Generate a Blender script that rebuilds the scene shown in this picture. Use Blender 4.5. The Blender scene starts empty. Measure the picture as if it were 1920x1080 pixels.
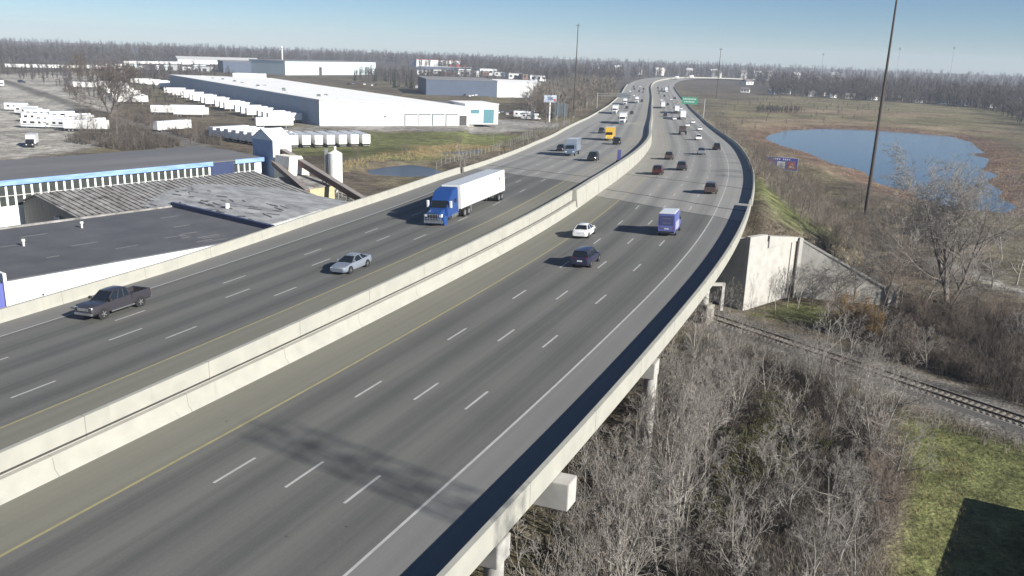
import bpy, bmesh, math, random
import numpy as np
from mathutils import Matrix, Vector
R = math.radians
random.seed(7); rng = np.random.default_rng(7)
scn = bpy.context.scene
col = scn.collection

# ------------------------------------------------------------------ camera
PIT, ROL, CAMZ = R(15.54), R(2.0), 20.58
cd = bpy.data.cameras.new('camera'); cam = bpy.data.objects.new('camera', cd); col.objects.link(cam)
cd.sensor_width = 36.0; cd.lens = 30.0; cd.clip_start = 0.5; cd.clip_end = 30000
cr, sr, cp, sp = math.cos(ROL), math.sin(ROL), math.cos(PIT), math.sin(PIT)
def _c(u, v, w):
    x = u*cr - v*sr; y = u*sr + v*cr
    return Vector((x, w*cp + y*sp, -w*sp + y*cp))
cx, cy, cz = _c(1,0,0), _c(0,1,0), -_c(0,0,1)
cam.matrix_world = Matrix(((cx.x,cy.x,cz.x,0),(cx.y,cy.y,cz.y,0),(cx.z,cy.z,cz.z,CAMZ),(0,0,0,1)))
scn.camera = cam

# ------------------------------------------------------------------ world, sun, exposure
SUN_EL = R(26.6); SH = Vector((-0.80, 0.60, 0))          # horizontal way the shadows fall
world = bpy.data.worlds.new('World'); scn.world = world; world.use_nodes = True
wn = world.node_tree; bg = wn.nodes['Background']
sky = wn.nodes.new('ShaderNodeTexSky'); sky.sky_type = 'NISHITA'; sky.sun_disc = False
sky.sun_elevation = SUN_EL
sky.sun_rotation = math.atan2(-SH.x, -SH.y)              # azimuth of the sun, from +Y towards +X
sky.altitude = 200; sky.air_density = 0.7; sky.dust_density = 0.0; sky.ozone_density = 6.0
tint = wn.nodes.new('ShaderNodeMix'); tint.data_type = 'RGBA'; tint.blend_type = 'MULTIPLY'; tint.inputs[0].default_value = 1.0; tint.inputs[7].default_value = (.90,.87,.82,1)
wn.links.new(sky.outputs[0], tint.inputs[6]); wn.links.new(tint.outputs[2], bg.inputs[0]); bg.inputs[1].default_value = 0.05
sl = bpy.data.lights.new('sun', 'SUN'); sun = bpy.data.objects.new('sun', sl); col.objects.link(sun)
sl.energy = 4.2; sl.angle = R(0.53); sl.color = (1.0, 0.95, 0.86)
sun.rotation_euler = Vector((SH.x*math.cos(SUN_EL), SH.y*math.cos(SUN_EL), -math.sin(SUN_EL))).to_track_quat('-Z','Y').to_euler()
vs = scn.view_settings; vs.view_transform = 'Standard'; vs.look = 'None'; vs.gamma = 1.0; vs.exposure = 1.12
scn.render.engine = 'CYCLES'
cy_ = scn.cycles; cy_.use_denoising = True; cy_.max_bounces = 6; cy_.diffuse_bounces = 2; cy_.glossy_bounces = 3
cy_.transmission_bounces = 3; cy_.volume_bounces = 0; cy_.transparent_max_bounces = 8
try: cy_.denoiser = 'OPENIMAGEDENOISE'
except Exception: pass

# ------------------------------------------------------------------ helpers
def link(o, parent=None):
    col.objects.link(o)
    if parent is not None: o.parent = parent
    return o
def tag(o, label=None, cat=None, group=None, kind=None):
    if label: o['label'] = label
    if cat: o['category'] = cat
    if group: o['group'] = group
    if kind: o['kind'] = kind
    return o
def thing(name, label, cat, loc=(0,0,0), rz=0.0, group=None):
    o = bpy.data.objects.new(name, None); o.empty_display_size = 0.5
    link(o); o.location = loc; o.rotation_euler = (0,0,rz)
    return tag(o, label, cat, group)
def copy_tree(o, parent=None):
    c = o.copy(); col.objects.link(c); c.parent = parent
    for ch in list(o.children): copy_tree(ch, c)
    return c

MATS = {}
def mat(name, c, rough=0.75, var=0.18, scale=2.0, c2=None, metal=0.0, bump=0.0, bscale=20.0, coat=0.0, spec=0.4, stretch=None, tone=0.0):
    if name in MATS: return MATS[name]
    m = bpy.data.materials.new(name); m.use_nodes = True; MATS[name] = m
    nt = m.node_tree; b = nt.nodes['Principled BSDF']
    b.inputs['Roughness'].default_value = rough; b.inputs['Metallic'].default_value = metal
    b.inputs['Specular IOR Level'].default_value = spec
    if coat: b.inputs['Coat Weight'].default_value = coat; b.inputs['Coat Roughness'].default_value = 0.08
    tc = nt.nodes.new('ShaderNodeTexCoord'); mp = nt.nodes.new('ShaderNodeMapping')
    nt.links.new(tc.outputs['Object'], mp.inputs[0])
    if stretch: mp.inputs['Scale'].default_value = stretch
    n = nt.nodes.new('ShaderNodeTexNoise'); n.inputs['Scale'].default_value = scale; n.inputs['Detail'].default_value = 6
    n.inputs['Roughness'].default_value = 0.65
    nt.links.new(mp.outputs[0], n.inputs['Vector'])
    rp = nt.nodes.new('ShaderNodeValToRGB'); rp.color_ramp.elements[0].position = 0.3; rp.color_ramp.elements[1].position = 0.7
    if c2 is None:
        c2 = tuple(min(1, x*(1+var)) for x in c); c = tuple(x*(1-var) for x in c)
    rp.color_ramp.elements[0].color = (*c, 1); rp.color_ramp.elements[1].color = (*c2, 1)
    nt.links.new(n.outputs[0], rp.inputs[0]); nt.links.new(rp.outputs[0], b.inputs['Base Color'])
    if tone:
        oi = nt.nodes.new('ShaderNodeObjectInfo'); mr = nt.nodes.new('ShaderNodeMapRange'); mr.inputs[3].default_value = 1-tone; mr.inputs[4].default_value = 1+tone; nt.links.new(oi.outputs['Random'], mr.inputs[0])
        vm = nt.nodes.new('ShaderNodeVectorMath'); vm.operation = 'SCALE'; nt.links.new(rp.outputs[0], vm.inputs[0]); nt.links.new(mr.outputs[0], vm.inputs['Scale']); nt.links.new(vm.outputs[0], b.inputs['Base Color'])
    if bump:
        n2 = nt.nodes.new('ShaderNodeTexNoise'); n2.inputs['Scale'].default_value = bscale; n2.inputs['Detail'].default_value = 4
        nt.links.new(mp.outputs[0], n2.inputs['Vector'])
        bp = nt.nodes.new('ShaderNodeBump'); bp.inputs['Strength'].default_value = bump; bp.inputs['Distance'].default_value = 0.05
        nt.links.new(n2.outputs[0], bp.inputs['Height']); nt.links.new(bp.outputs[0], b.inputs['Normal'])
    return m

class MB:
    """collects faces; build() links them as one mesh object"""
    def __init__(s): s.v = []; s.f = []; s.m = []; s.uv = []
    def face(s, pts, mi=0):
        k = len(s.v); s.v += [tuple(p) for p in pts]; s.f.append(tuple(range(k, k+len(pts)))); s.m.append(mi)
    def box(s, x0, x1, y0, y1, z0, z1, mi=0):
        k = len(s.v)
        s.v += [(x0,y0,z0),(x1,y0,z0),(x1,y1,z0),(x0,y1,z0),(x0,y0,z1),(x1,y0,z1),(x1,y1,z1),(x0,y1,z1)]
        for f in ((0,3,2,1),(4,5,6,7),(0,1,5,4),(1,2,6,5),(2,3,7,6),(3,0,4,7)):
            s.f.append(tuple(k+i for i in f)); s.m.append(mi)
        return s
    def loft(s, rings, mi=0, closed=True, caps=True):
        k = len(s.v); n = len(rings[0])
        for r in rings: s.v += [tuple(p) for p in r]
        for i in range(len(rings)-1):
            for j in range(n if closed else n-1):
                a = k+i*n+j; b = k+i*n+(j+1) % n
                s.f.append((a, b, b+n, a+n)); s.m.append(mi)
        if caps:
            s.f.append(tuple(k+j for j in reversed(range(n)))); s.m.append(mi)
            s.f.append(tuple(k+(len(rings)-1)*n+j for j in range(n))); s.m.append(mi)
        return s
    def prism(s, prof, y0, y1, mi=0):      # profile in x,z extruded along y
        return s.loft([[(x, y0, z) for x, z in prof], [(x, y1, z) for x, z in prof]], mi)
    def tube(s, p0, p1, r0, r1=None, n=8, mi=0):
        r1 = r0 if r1 is None else r1
        p0, p1 = Vector(p0), Vector(p1); d = (p1-p0).normalized()
        a = d.orthogonal().normalized(); b = d.cross(a)
        rr = []
        for p, r in ((p0, r0), (p1, r1)):
            rr.append([tuple(p + (a*math.cos(2*math.pi*i/n) + b*math.sin(2*math.pi*i/n))*r) for i in range(n)])
        return s.loft(rr, mi)
    def build(s, name, mats, parent=None, smooth=None, bevel=0.0):
        me = bpy.data.meshes.new(name); me.from_pydata(s.v, [], s.f)
        if not isinstance(mats, (list, tuple)): mats = [mats]
        for m in mats: me.materials.append(m)
        if len(mats) > 1: me.polygons.foreach_set('material_index', s.m)
        bm = bmesh.new(); bm.from_mesh(me)
        bmesh.ops.recalc_face_normals(bm, faces=bm.faces)
        if bevel: bmesh.ops.bevel(bm, geom=list(bm.edges), offset=bevel, segments=2, affect='EDGES', clamp_overlap=True)
        bm.to_mesh(me); bm.free()
        if smooth is not None:
            me.polygons.foreach_set('use_smooth', [True]*len(me.polygons)); me.set_sharp_from_angle(angle=R(smooth))
        me.update()
        return link(bpy.data.objects.new(name, me), parent)

def fast(name, V, F, m, parent=None):
    V = np.asarray(V, np.float32); F = np.asarray(F, np.int32); k = F.shape[1]
    me = bpy.data.meshes.new(name)
    me.vertices.add(len(V)); me.vertices.foreach_set('co', V.ravel())
    me.loops.add(F.size); me.loops.foreach_set('vertex_index', F.ravel())
    me.polygons.add(len(F)); me.polygons.foreach_set('loop_start', np.arange(0, F.size, k, dtype=np.int32))
    me.materials.append(m); me.update(calc_edges=True); me.validate()
    return link(bpy.data.objects.new(name, me), parent)

# ------------------------------------------------------------------ road alignment
CT = np.array([(-58.8,-34,-2.66,.35,.0475,.0577),(-45,-12,-2.14,.45,.0475,.0577),(-32.6,10,-1.69,.55,.0475,.0577),
 (-21.81,32.37,-1.31,.68,.0475,.0577),(-13.4,50.6,-1.02,.78,.0475,.0577),(-4.6,70.7,-.74,.9,.0475,.0577),(2.2,87.2,-.53,1.0,.0475,.0577),
 (17.16,132.06,-.38,1.15,.047,.057),(24.7,159.85,-.9,1.15,.045,.055),(34.2,201.5,-2.2,1.1,.042,.05),(42.1,242.6,-3.4,1.05,.038,.042),
 (48.45,283.9,-4.55,1.0,.03,.035),(62.8,376.6,-7.45,.8,.022,.025),(87.2,537.5,-10.75,.5,.02,.02),(116.6,733.7,-12.1,.3,0,0),
 (148,946.1,-10.4,.3,0,0),(181,1095,-9.2,.3,0,0),(214,1192,-8.6,.3,0,0),(262,1290,-9,.3,0,0),(330,1370,-10.6,.3,0,0),
 (420,1430,-12.5,.3,0,0),(540,1470,-13,.3,0,0),(700,1490,-13,.3,0,0)])
def spline(t, y, q):
    n = len(t); h = np.diff(t); A = np.zeros((n,n)); r = np.zeros((n,)+y.shape[1:]); A[0,0] = A[-1,-1] = 1
    for i in range(1, n-1):
        A[i,i-1] = h[i-1]; A[i,i] = 2*(h[i-1]+h[i]); A[i,i+1] = h[i]
        r[i] = 6*((y[i+1]-y[i])/h[i]-(y[i]-y[i-1])/h[i-1])
    Mm = np.linalg.solve(A, r)
    k = np.clip(np.searchsorted(t, q)-1, 0, n-2); a = (t[k+1]-q)[:,None]; b = (q-t[k])[:,None]; hh = h[k][:,None]
    return Mm[k]*a**3/(6*hh)+Mm[k+1]*b**3/(6*hh)+(y[k]/hh-Mm[k]*hh/6)*a+(y[k+1]/hh-Mm[k+1]*hh/6)*b
_t = np.concatenate([[0], np.cumsum(np.hypot(*np.diff(CT[:,:2], axis=0).T))])
SS = np.arange(0, _t[-1], 1.0); S_END = float(SS[-1])
XY = spline(_t, CT[:,:2], SS); TG = np.gradient(XY, axis=0); TG /= np.linalg.norm(TG, axis=1)[:,None]
RT = np.stack([TG[:,1], -TG[:,0]], 1)
PR = np.stack([np.interp(SS, _t, CT[:,k]) for k in (2,3,4,5)], 1)
PR = np.stack([np.convolve(np.pad(PR[:,k], 7, 'edge'), np.ones(15)/15, 'valid') for k in range(4)], 1)
def road_xy(s, l):
    x, y, rx, ry = (np.interp(s, SS, a) for a in (XY[:,0], XY[:,1], RT[:,0], RT[:,1])); return x+rx*l, y+ry*l
def zr(s, l): return np.interp(s, SS, PR[:,0]) + np.interp(s, SS, PR[:,2])*l
def zl(s, l): return np.interp(s, SS, PR[:,0]) + np.interp(s, SS, PR[:,1]) + np.interp(s, SS, PR[:,3])*(l+10.2)
def rz_(s, l): return zr(s, l) if l > -5 else zl(s, l)
def head(s): return math.atan2(np.interp(s, SS, TG[:,1]), np.interp(s, SS, TG[:,0]))
def l_out(s): return np.interp(s, [0,90,115,145,210,240,270,400,520,650,900], [-29.4,-29.45,-29.5,-31.2,-31.0,-32.0,-33.0,-32.6,-31.6,-30.9,-30])
def l_line(s): return np.interp(s, [0,100,165,245,300,420,600], [-25.9,-26.2,-26.9,-28.9,-29.0,-26.2,-25.2])
def stations(s0, s1):
    out = []; s = s0
    while s < s1: out.append(s); s += 2.0 if s < 320 else (5.0 if s < 700 else 10.0)
    out.append(s1); return out
ABUT = 88.3                                               # 0.8x+0.6y on the skewed line where the bridge ends

# ------------------------------------------------------------------ surface materials
def road_material(name, asphalt, asphalt2, conc, conc2, lanes):
    m = bpy.data.materials.new(name); m.use_nodes = True; nt = m.node_tree; N = nt.nodes; L = nt.links
    b = N['Principled BSDF']; b.inputs['Roughness'].default_value = 0.82; b.inputs['Specular IOR Level'].default_value = 0.3
    geo = N.new('ShaderNodeNewGeometry'); uv = N.new('ShaderNodeUVMap'); uv.uv_map = 'UVMap'
    def noise(vec, sc, stretch=None, det=5):
        n = N.new('ShaderNodeTexNoise'); n.inputs['Scale'].default_value = sc; n.inputs['Detail'].default_value = det
        if stretch:
            mp = N.new('ShaderNodeMapping'); mp.inputs['Scale'].default_value = stretch; L.new(vec, mp.inputs[0]); vec = mp.outputs[0]
        L.new(vec, n.inputs['Vector']); return n.outputs[0]
    def mixc(f, a, bb):
        x = N.new('ShaderNodeMix'); x.data_type = 'RGBA'
        for sck, v in ((x.inputs[0], f), (x.inputs[6], a), (x.inputs[7], bb)):
            if hasattr(v, 'links'): L.new(v, sck)
            elif isinstance(v, tuple): sck.default_value = (*v, 1)
            else: sck.default_value = v
        return x.outputs[2]
    def mth(op, a, bb=0.0):
        x = N.new('ShaderNodeMath'); x.operation = op
        for sck, v in ((x.inputs[0], a), (x.inputs[1], bb)):
            if hasattr(v, 'links'): L.new(v, sck)
            else: sck.default_value = v
        return x.outputs[0]
    sepu = N.new('ShaderNodeSeparateXYZ'); L.new(uv.outputs[0], sepu.inputs[0])
    # UV: x = lanes across (1 = one lane), y = distance along / 3.66
    streak = noise(uv.outputs[0], 1.0, (5.0, 0.035, 1), 4); streak2 = noise(uv.outputs[0], 1.0, (13.0, 0.06, 1), 3)
    fine = noise(geo.outputs['Position'], 9.0, None, 6); blot = noise(geo.outputs['Position'], 0.09, None, 4)
    f = mth('ADD', mth('MULTIPLY', streak, 0.5), mth('ADD', mth('MULTIPLY', streak2, 0.25), mth('MULTIPLY', blot, 0.25)))
    if lanes:
        # light, polished strip along every lane line, dark oily middle of the lane
        wv = mth('COSINE', mth('MULTIPLY', sepu.outputs[0], 2*math.pi)); f = mth('ADD', f, mth('MULTIPLY', wv, 0.12))
    f = mth('ADD', f, mth('MULTIPLY', mth('SUBTRACT', fine, 0.5), 0.25))
    rp = N.new('ShaderNodeValToRGB'); rp.color_ramp.elements[0].position = 0.32; rp.color_ramp.elements[1].position = 0.68
    rp.color_ramp.elements[0].color = (*asphalt, 1); rp.color_ramp.elements[1].color = (*asphalt2, 1); L.new(f, rp.inputs[0])
    rc = N.new('ShaderNodeValToRGB'); rc.color_ramp.elements[0].position = 0.34; rc.color_ramp.elements[1].position = 0.66
    rc.color_ramp.elements[0].color = (*conc, 1); rc.color_ramp.elements[1].color = (*conc2, 1); L.new(f, rc.inputs[0])
    sp_ = N.new('ShaderNodeSeparateXYZ'); L.new(geo.outputs['Position'], sp_.inputs[0])
    side = mth('GREATER_THAN', mth('ADD', mth('MULTIPLY', sp_.outputs[0], 0.8), mth('MULTIPLY', sp_.outputs[1], 0.6)), ABUT)
    c = mixc(side, rp.outputs[0], rc.outputs[0])
    # small dark spots and oil drips
    vo = N.new('ShaderNodeTexVoronoi'); vo.inputs['Scale'].default_value = 0.35; L.new(geo.outputs['Position'], vo.inputs['Vector'])
    c = mixc(mth('MULTIPLY', mth('LESS_THAN', vo.outputs['Distance'], 0.03), 0.4), c, (0.02, 0.02, 0.02))
    L.new(c, b.inputs['Base Color'])
    bp = N.new('ShaderNodeBump'); bp.inputs['Strength'].default_value = 0.25; bp.inputs['Distance'].default_value = 0.02
    L.new(noise(geo.outputs['Position'], 40.0, None, 3), bp.inputs['Height']); L.new(bp.outputs[0], b.inputs['Normal'])
    return m
m_lane = road_material('lane_pavement', (.094,.096,.092), (.152,.151,.142), (.195,.195,.188), (.285,.28,.265), True)
m_inner = road_material('inner_shoulder_pavement', (.158,.156,.130), (.205,.202,.170), (.235,.228,.208), (.31,.30,.272), False)
m_outer = road_material('outer_shoulder_pavement', (.155,.156,.152), (.200,.199,.193), (.235,.235,.228), (.305,.30,.285), False)

def concrete_material(name, c, c2, stain):
    m = bpy.data.materials.new(name); m.use_nodes = True; nt = m.node_tree; N = nt.nodes; L = nt.links
    b = N['Principled BSDF']; b.inputs['Roughness'].default_value = 0.85; b.inputs['Specular IOR Level'].default_value = 0.25
    geo = N.new('ShaderNodeNewGeometry')
    n = N.new('ShaderNodeTexNoise'); n.inputs['Scale'].default_value = 0.8; n.inputs['Detail'].default_value = 7; L.new(geo.outputs['Position'], n.inputs['Vector'])
    rp = N.new('ShaderNodeValToRGB'); rp.color_ramp.elements[0].position = .3; rp.color_ramp.elements[1].position = .65
    rp.color_ramp.elements[0].color = (*c, 1); rp.color_ramp.elements[1].color = (*c2, 1); L.new(n.outputs[0], rp.inputs[0])
    mp = N.new('ShaderNodeMapping'); mp.inputs['Scale'].default_value = (1.4, 1.4, 0.12); L.new(geo.outputs['Position'], mp.inputs[0])
    n2 = N.new('ShaderNodeTexNoise'); n2.inputs['Scale'].default_value = 1.3; n2.inputs['Detail'].default_value = 6; L.new(mp.outputs[0], n2.inputs['Vector'])
    r2 = N.new('ShaderNodeValToRGB'); r2.color_ramp.elements[0].position = .60; r2.color_ramp.elements[1].position = .82
    r2.color_ramp.elements[0].color = (0,0,0,1); r2.color_ramp.elements[1].color = (.5,.5,.5,1); L.new(n2.outputs[0], r2.inputs[0])
    mx = N.new('ShaderNodeMix'); mx.data_type = 'RGBA'; L.new(r2.outputs[0], mx.inputs[0]); L.new(rp.outputs[0], mx.inputs[6]); mx.inputs[7].default_value = (*stain, 1)
    L.new(mx.outputs[2], b.inputs['Base Color'])
    n3 = N.new('ShaderNodeTexNoise'); n3.inputs['Scale'].default_value = 12; L.new(geo.outputs['Position'], n3.inputs['Vector'])
    bp = N.new('ShaderNodeBump'); bp.inputs['Strength'].default_value = .2; bp.inputs['Distance'].default_value = .03; L.new(n3.outputs[0], bp.inputs['Height']); L.new(bp.outputs[0], b.inputs['Normal'])
    return m
m_conc = concrete_material('barrier_concrete', (.305,.305,.277), (.352,.348,.312), (.23,.22,.19))
m_conc2 = concrete_material('old_concrete', (.34,.335,.315), (.42,.41,.39), (.20,.19,.175))
m_yellow = mat('yellow_paint', (.36,.32,.15), .7, c2=(.26,.24,.14), scale=1.5)
m_white = mat('white_paint', (.48,.48,.47), .7, c2=(.36,.36,.35), scale=1.5)
m_joint = mat('joint_seal', (.06,.06,.06), .9)
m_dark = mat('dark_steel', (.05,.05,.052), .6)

# ------------------------------------------------------------------ road decks
def strip(name, st, l0, l1, dz0=0.0, m=None, zf=None, cols=1, uv=True, parent=None, kind=None, lane0=0.0):
    V = []; UV = []
    for s in st:
        a = l0(s) if callable(l0) else l0; b = l1(s) if callable(l1) else l1
        for k in range(cols+1):
            l = a+(b-a)*k/cols; x, y = road_xy(s, l); V.append((x, y, zf(s, l)+dz0)); UV.append(((l-lane0)/3.66, s/3.66))
    n = cols+1; F = []
    for i in range(len(st)-1):
        for k in range(cols): a = i*n+k; F.append((a, a+1, a+n+1, a+n))
    o = fast(name, V, F, m, parent)
    if uv:
        u = o.data.uv_layers.new(name='UVMap'); li = np.empty(len(F)*4, np.int32); o.data.loops.foreach_get('vertex_index', li)
        u.data.foreach_set('uv', np.asarray(UV, np.float32)[li].ravel())
    if kind: o['kind'] = kind
    return o
def sweep(name, st, prof, m, parent=None, smooth=None):
    b = MB(); rings = []
    for s in st:
        ring = []
        for l, z in prof(s):
            x, y = road_xy(s, l); ring.append((x, y, z))
        rings.append(ring)
    b.loft(rings)
    return b.build(name, m, parent, smooth)
ALL = stations(0, S_END-1)
road_r = strip('highway_outbound', ALL, 0.0, 14.64, 0, m_lane, zr, 4, kind='structure')
strip('shoulder', ALL, -4.25, 0.0, 0, m_inner, zr, 1, parent=road_r)
strip('shoulder', ALL, 14.64, 18.74, 0, m_outer, zr, 1, parent=road_r)
road_l = strip('highway_inbound', ALL, l_line, -10.2, 0, m_lane, zl, 4, kind='structure', lane0=-10.2)
strip('shoulder', ALL, -10.2, -5.80, 0, m_inner, zl, 1, parent=road_l)
strip('shoulder', ALL, lambda s: l_out(s)-.02, l_line, 0, m_outer, zl, 1, parent=road_l)
# painted lines
strip('edge_line', ALL, -.09, .09, .004, m_yellow, zr, parent=road_r)
strip('edge_line', ALL, 14.50, 14.66, .004, m_white, zr, parent=road_r)
strip('edge_line', ALL, -10.29, -10.11, .004, m_yellow, zl, parent=road_l)
strip('edge_line', ALL, lambda s: l_line(s)-.08, lambda s: l_line(s)+.08, .004, m_white, zl, parent=road_l)
for parent, zf, lines in ((road_r, zr, ((3.66,84.9),(7.32,86.0),(10.98,85.9))), (road_l, zl, ((-13.86,98.63),(-17.52,96.8),(-21.18,100.6)))):
    for l, ph in lines:
        s = ph - 12.19*int(ph/12.19)
        while s < 620:
            strip('lane_dash', [s, s+1.52, s+3.05], l-.085, l+.085, .004, m_white, zf, parent=parent); s += 12.19
# skewed expansion joints past the bridge end
def skew_s(c, l):
    s = SS; x, y = road_xy(s, l); k = np.argmin(np.abs(.8*x+.6*y-c)); return float(s[k])
for c in (ABUT, 94.7, 113.0):
    for parent, zf, la, lb in ((road_r, zr, -4.2, 18.7), (road_l, zl, -31.0, -5.9)):
        V = []; F = []
        for i, l in enumerate(np.linspace(la, lb, 13)):
            s = skew_s(c, l); w = .24 if c > ABUT else .12
            for d in (-w, w): x, y = road_xy(s+d, l); V.append((x, y, zf(s+d, l)+.006))
            if i: k = 2*i; F.append((k-2, k-1, k+1, k))
        fast('expansion_joint', V, F, m_joint, parent)
# bridge slabs and girders below the paving
s_ar, s_al = skew_s(ABUT, 10)+4, skew_s(ABUT, -18)+4
st_b = [s for s in ALL if s < s_al]
slab = sweep('bridge_deck', [s for s in ALL if s < s_ar+8], lambda s: [(-4.9, zr(s,-4.9)-.02), (19.05, zr(s,19.05)-.02), (19.05, zr(s,19.05)-.34), (-4.9, zr(s,-4.9)-.34)], m_conc)
tag(slab, kind='structure')
for l in (-3.5, 1, 5.5, 10, 14.5, 17.4):
    sweep('girder', [s for s in ALL if s < s_ar], lambda s, l=l: [(l-.25, zr(s,l)-.34), (l+.25, zr(s,l)-.34), (l+.25, zr(s,l)-1.75), (l-.25, zr(s,l)-1.75)], m_dark, slab)
slab = sweep('bridge_deck', st_b, lambda s: [(l_out(s)-.3, zl(s,l_out(s)-.3)-.04), (-5.2, zl(s,-5.2)-.04), (-5.2, zl(s,-5.2)-.34), (l_out(s)-.3, zl(s,l_out(s)-.3)-.34)], m_conc)
tag(slab, kind='structure')
for l in (-28, -23, -17.5, -12, -7):
    sweep('girder', st_b, lambda s, l=l: [(l-.25, zl(s,l)-.34), (l+.25, zl(s,l)-.34), (l+.25, zl(s,l)-1.75), (l-.25, zl(s,l)-1.75)], m_dark, slab)

# parapets and median walls
def parapet_r(s):
    z = zr(s, 18.74); return [(18.66, z+.0), (18.72, z+.25), (18.78, z+1.0), (19.07, z+1.0), (19.07, z-.30), (18.9, z-.30)]
w = sweep('parapet', [s for s in ALL if s <= s_ar+3], parapet_r, m_conc)
tag(w, 'tall concrete parapet along the outer bridge edge above the thicket', 'parapet')
def barrier_r(s):
    z = zr(s, 18.74); return [(18.70, z-.2), (18.74, z+.12), (18.88, z+.82), (19.06, z+.82), (19.16, z+.12), (19.2, z-.3)]
w = sweep('road_barrier', [s for s in ALL if s_ar+3.2 < s < 1000], barrier_r, m_conc)
tag(w, 'low concrete barrier on the embankment edge past the bridge abutment', 'barrier')
def parapet_l(s):
    l = l_out(s); z = zl(s, l); return [(l+.06, z-.02), (l, z+.25), (l-.06, z+1.05), (l-.36, z+1.05), (l-.36, z-.3), (l-.1, z-.3)]
w = sweep('parapet', st_b, parapet_l, m_conc)
tag(w, 'concrete parapet along the bridge edge beside the black roofed building', 'parapet')
def barrier_l(s):
    l = l_out(s); z = zl(s, l); return [(l+.06, z-.2), (l+.02, z+.12), (l-.10, z+.80), (l-.28, z+.80), (l-.36, z+.12), (l-.4, z-.3)]
w = sweep('road_barrier', [s for s in ALL if s_al+.2 < s < 1000], barrier_l, m_conc)
tag(w, 'low concrete barrier beside the field with ponds and reeds', 'barrier')
s_j = 168.5                                               # where the two median walls become one
def median_r(s):
    z = zr(s, -4.2); return [(-4.20, z-.05), (-4.24, z+.10), (-4.48, z+.35), (-4.58, z+1.07), (-4.86, z+1.07), (-4.92, z-.3)]
w = sweep('median_barrier', [s for s in ALL if s < s_j]+[s_j], median_r, m_conc)
tag(w, 'lower of the two median barriers with a dark gap behind it', 'barrier')
def median_l(s):
    z = zl(s, -5.8); b = zr(s, -4.9); return [(-5.12, b-.2), (-5.12, z+1.0), (-5.44, z+1.0), (-5.62, z+.35), (-5.82, z+.1), (-5.84, z-.3)]
w = sweep('median_barrier', [s for s in ALL if s < s_j]+[s_j], median_l, m_conc)
sweep('gap_shade_strip', [s for s in ALL if s < s_j]+[s_j], lambda s: [(-5.115, zr(s,-4.9)+1.10), (-5.04, zr(s,-4.9)+1.10), (-5.04, zr(s,-4.9)+1.185), (-5.115, zr(s,-4.9)+1.185)], m_dark, w)  # dark strip standing in for the shade in the gap behind the lower barrier
tag(w, 'upper median barrier backing onto the inbound carriageway of the bridge', 'barrier')
def median_w(s):
    z = zl(s, -5.8); b = zr(s, -4.25); return [(-4.28, b-.1), (-4.60, max(z, b)+1.0), (-5.30, z+1.0), (-5.55, z+.35), (-5.82, z+.1), (-5.84, z-.4)]
w = sweep('median_wall', [s_j+.25]+[s for s in ALL if s > s_j+1], median_w, m_conc)
tag(w, 'single tall median wall curving between the carriageways past the bridge', 'wall')

# casting joints across the concrete
m_cj = mat('casting_joint', (.15,.145,.13), .9)
def joints(prof, s0, s1, step, parent):
    s = s0
    while s < s1:
        P = prof(s); cl = sum(q[0] for q in P)/len(P); cz = sum(q[1] for q in P)/len(P)
        sweep('casting_joint', [s, s+.03], lambda q, cl=cl, cz=cz: [(cl+(l-cl)*1.02, cz+(z-cz)*1.005) for l, z in prof(q)], m_cj, parent); s += step
BAR = {o['label'][:9]: o for o in bpy.data.objects if 'label' in o}
joints(parapet_r, 71.3, s_ar, 9.14, BAR['tall conc']); joints(parapet_l, 75.2, s_al-2, 9.14, BAR['concrete ']); joints(median_r, 73.0, s_j-1, 9.14, BAR['lower of ']); joints(median_l, 75.5, s_j-1, 9.14, BAR['upper med'])
joints(median_w, s_j+6, 300, 9.14, BAR['single ta'])
# ------------------------------------------------------------------ terrain
def poly_sdf(P, poly):
    poly = np.asarray(poly, float); d = np.full(len(P), 1e18); ins = np.zeros(len(P), bool)
    for a, b in zip(poly, np.roll(poly, -1, 0)):
        e = b-a; w_ = P-a; t = np.clip((w_@e)/(e@e), 0, 1); q = w_-t[:,None]*e; d = np.minimum(d, (q**2).sum(1))
        c1 = P[:,1] >= a[1]; c2_ = P[:,1] < b[1]; c3 = e[0]*w_[:,1] > e[1]*w_[:,0]
        k = (c1 & c2_ & c3) | (~c1 & ~c2_ & ~c3); ins ^= k
    d = np.sqrt(d); return np.where(ins, -d, d)
def vnoise(P, sc, seed=0):                                # cheap value noise
    q = P*sc; i = np.floor(q).astype(np.int64); f = q-i; f = f*f*(3-2*f)
    def h(a, b): n = (a*374761393 + b*668265263 + seed*974711) & 0x7fffffff; n = (n ^ (n >> 13))*1274126177 & 0x7fffffff; return ((n ^ (n >> 16)) & 0xffff)/65535.0
    a, b = i[:,0], i[:,1]
    return (h(a,b)*(1-f[:,0])+h(a+1,b)*f[:,0])*(1-f[:,1])+(h(a,b+1)*(1-f[:,0])+h(a+1,b+1)*f[:,0])*f[:,1]
def sst(x, a, b): t = np.clip((x-a)/(b-a), 0, 1); return t*t*(3-2*t)
LAKE = [(110,384),(118,405),(136,436),(165,457),(190,456),(216,436),(212,405),(200,377),(191,352),(178,344),(184,336),(176,322),(163,300),(156,292),(160,284),(146,266),(140,252),(139,244),(131,232),(127,215),(119,206),(109,211),(106,224),(111,236),(106,248),(109,262),(113,276),(109,300),(112,330),(109,352)]
PONDS = [[(-41,226),(-36,236),(-30,243),(-24,238),(-19,229),(-22,222),(-29,220),(-36,221)], [(-27,268),(-22,278),(-14,288),(-9,286),(-12,276),(-18,268)]]
RAIL_A = np.array((-90.0, 250.1)); RAIL_D = np.array((.607,-.795))     # one straight track under the bridge
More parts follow.
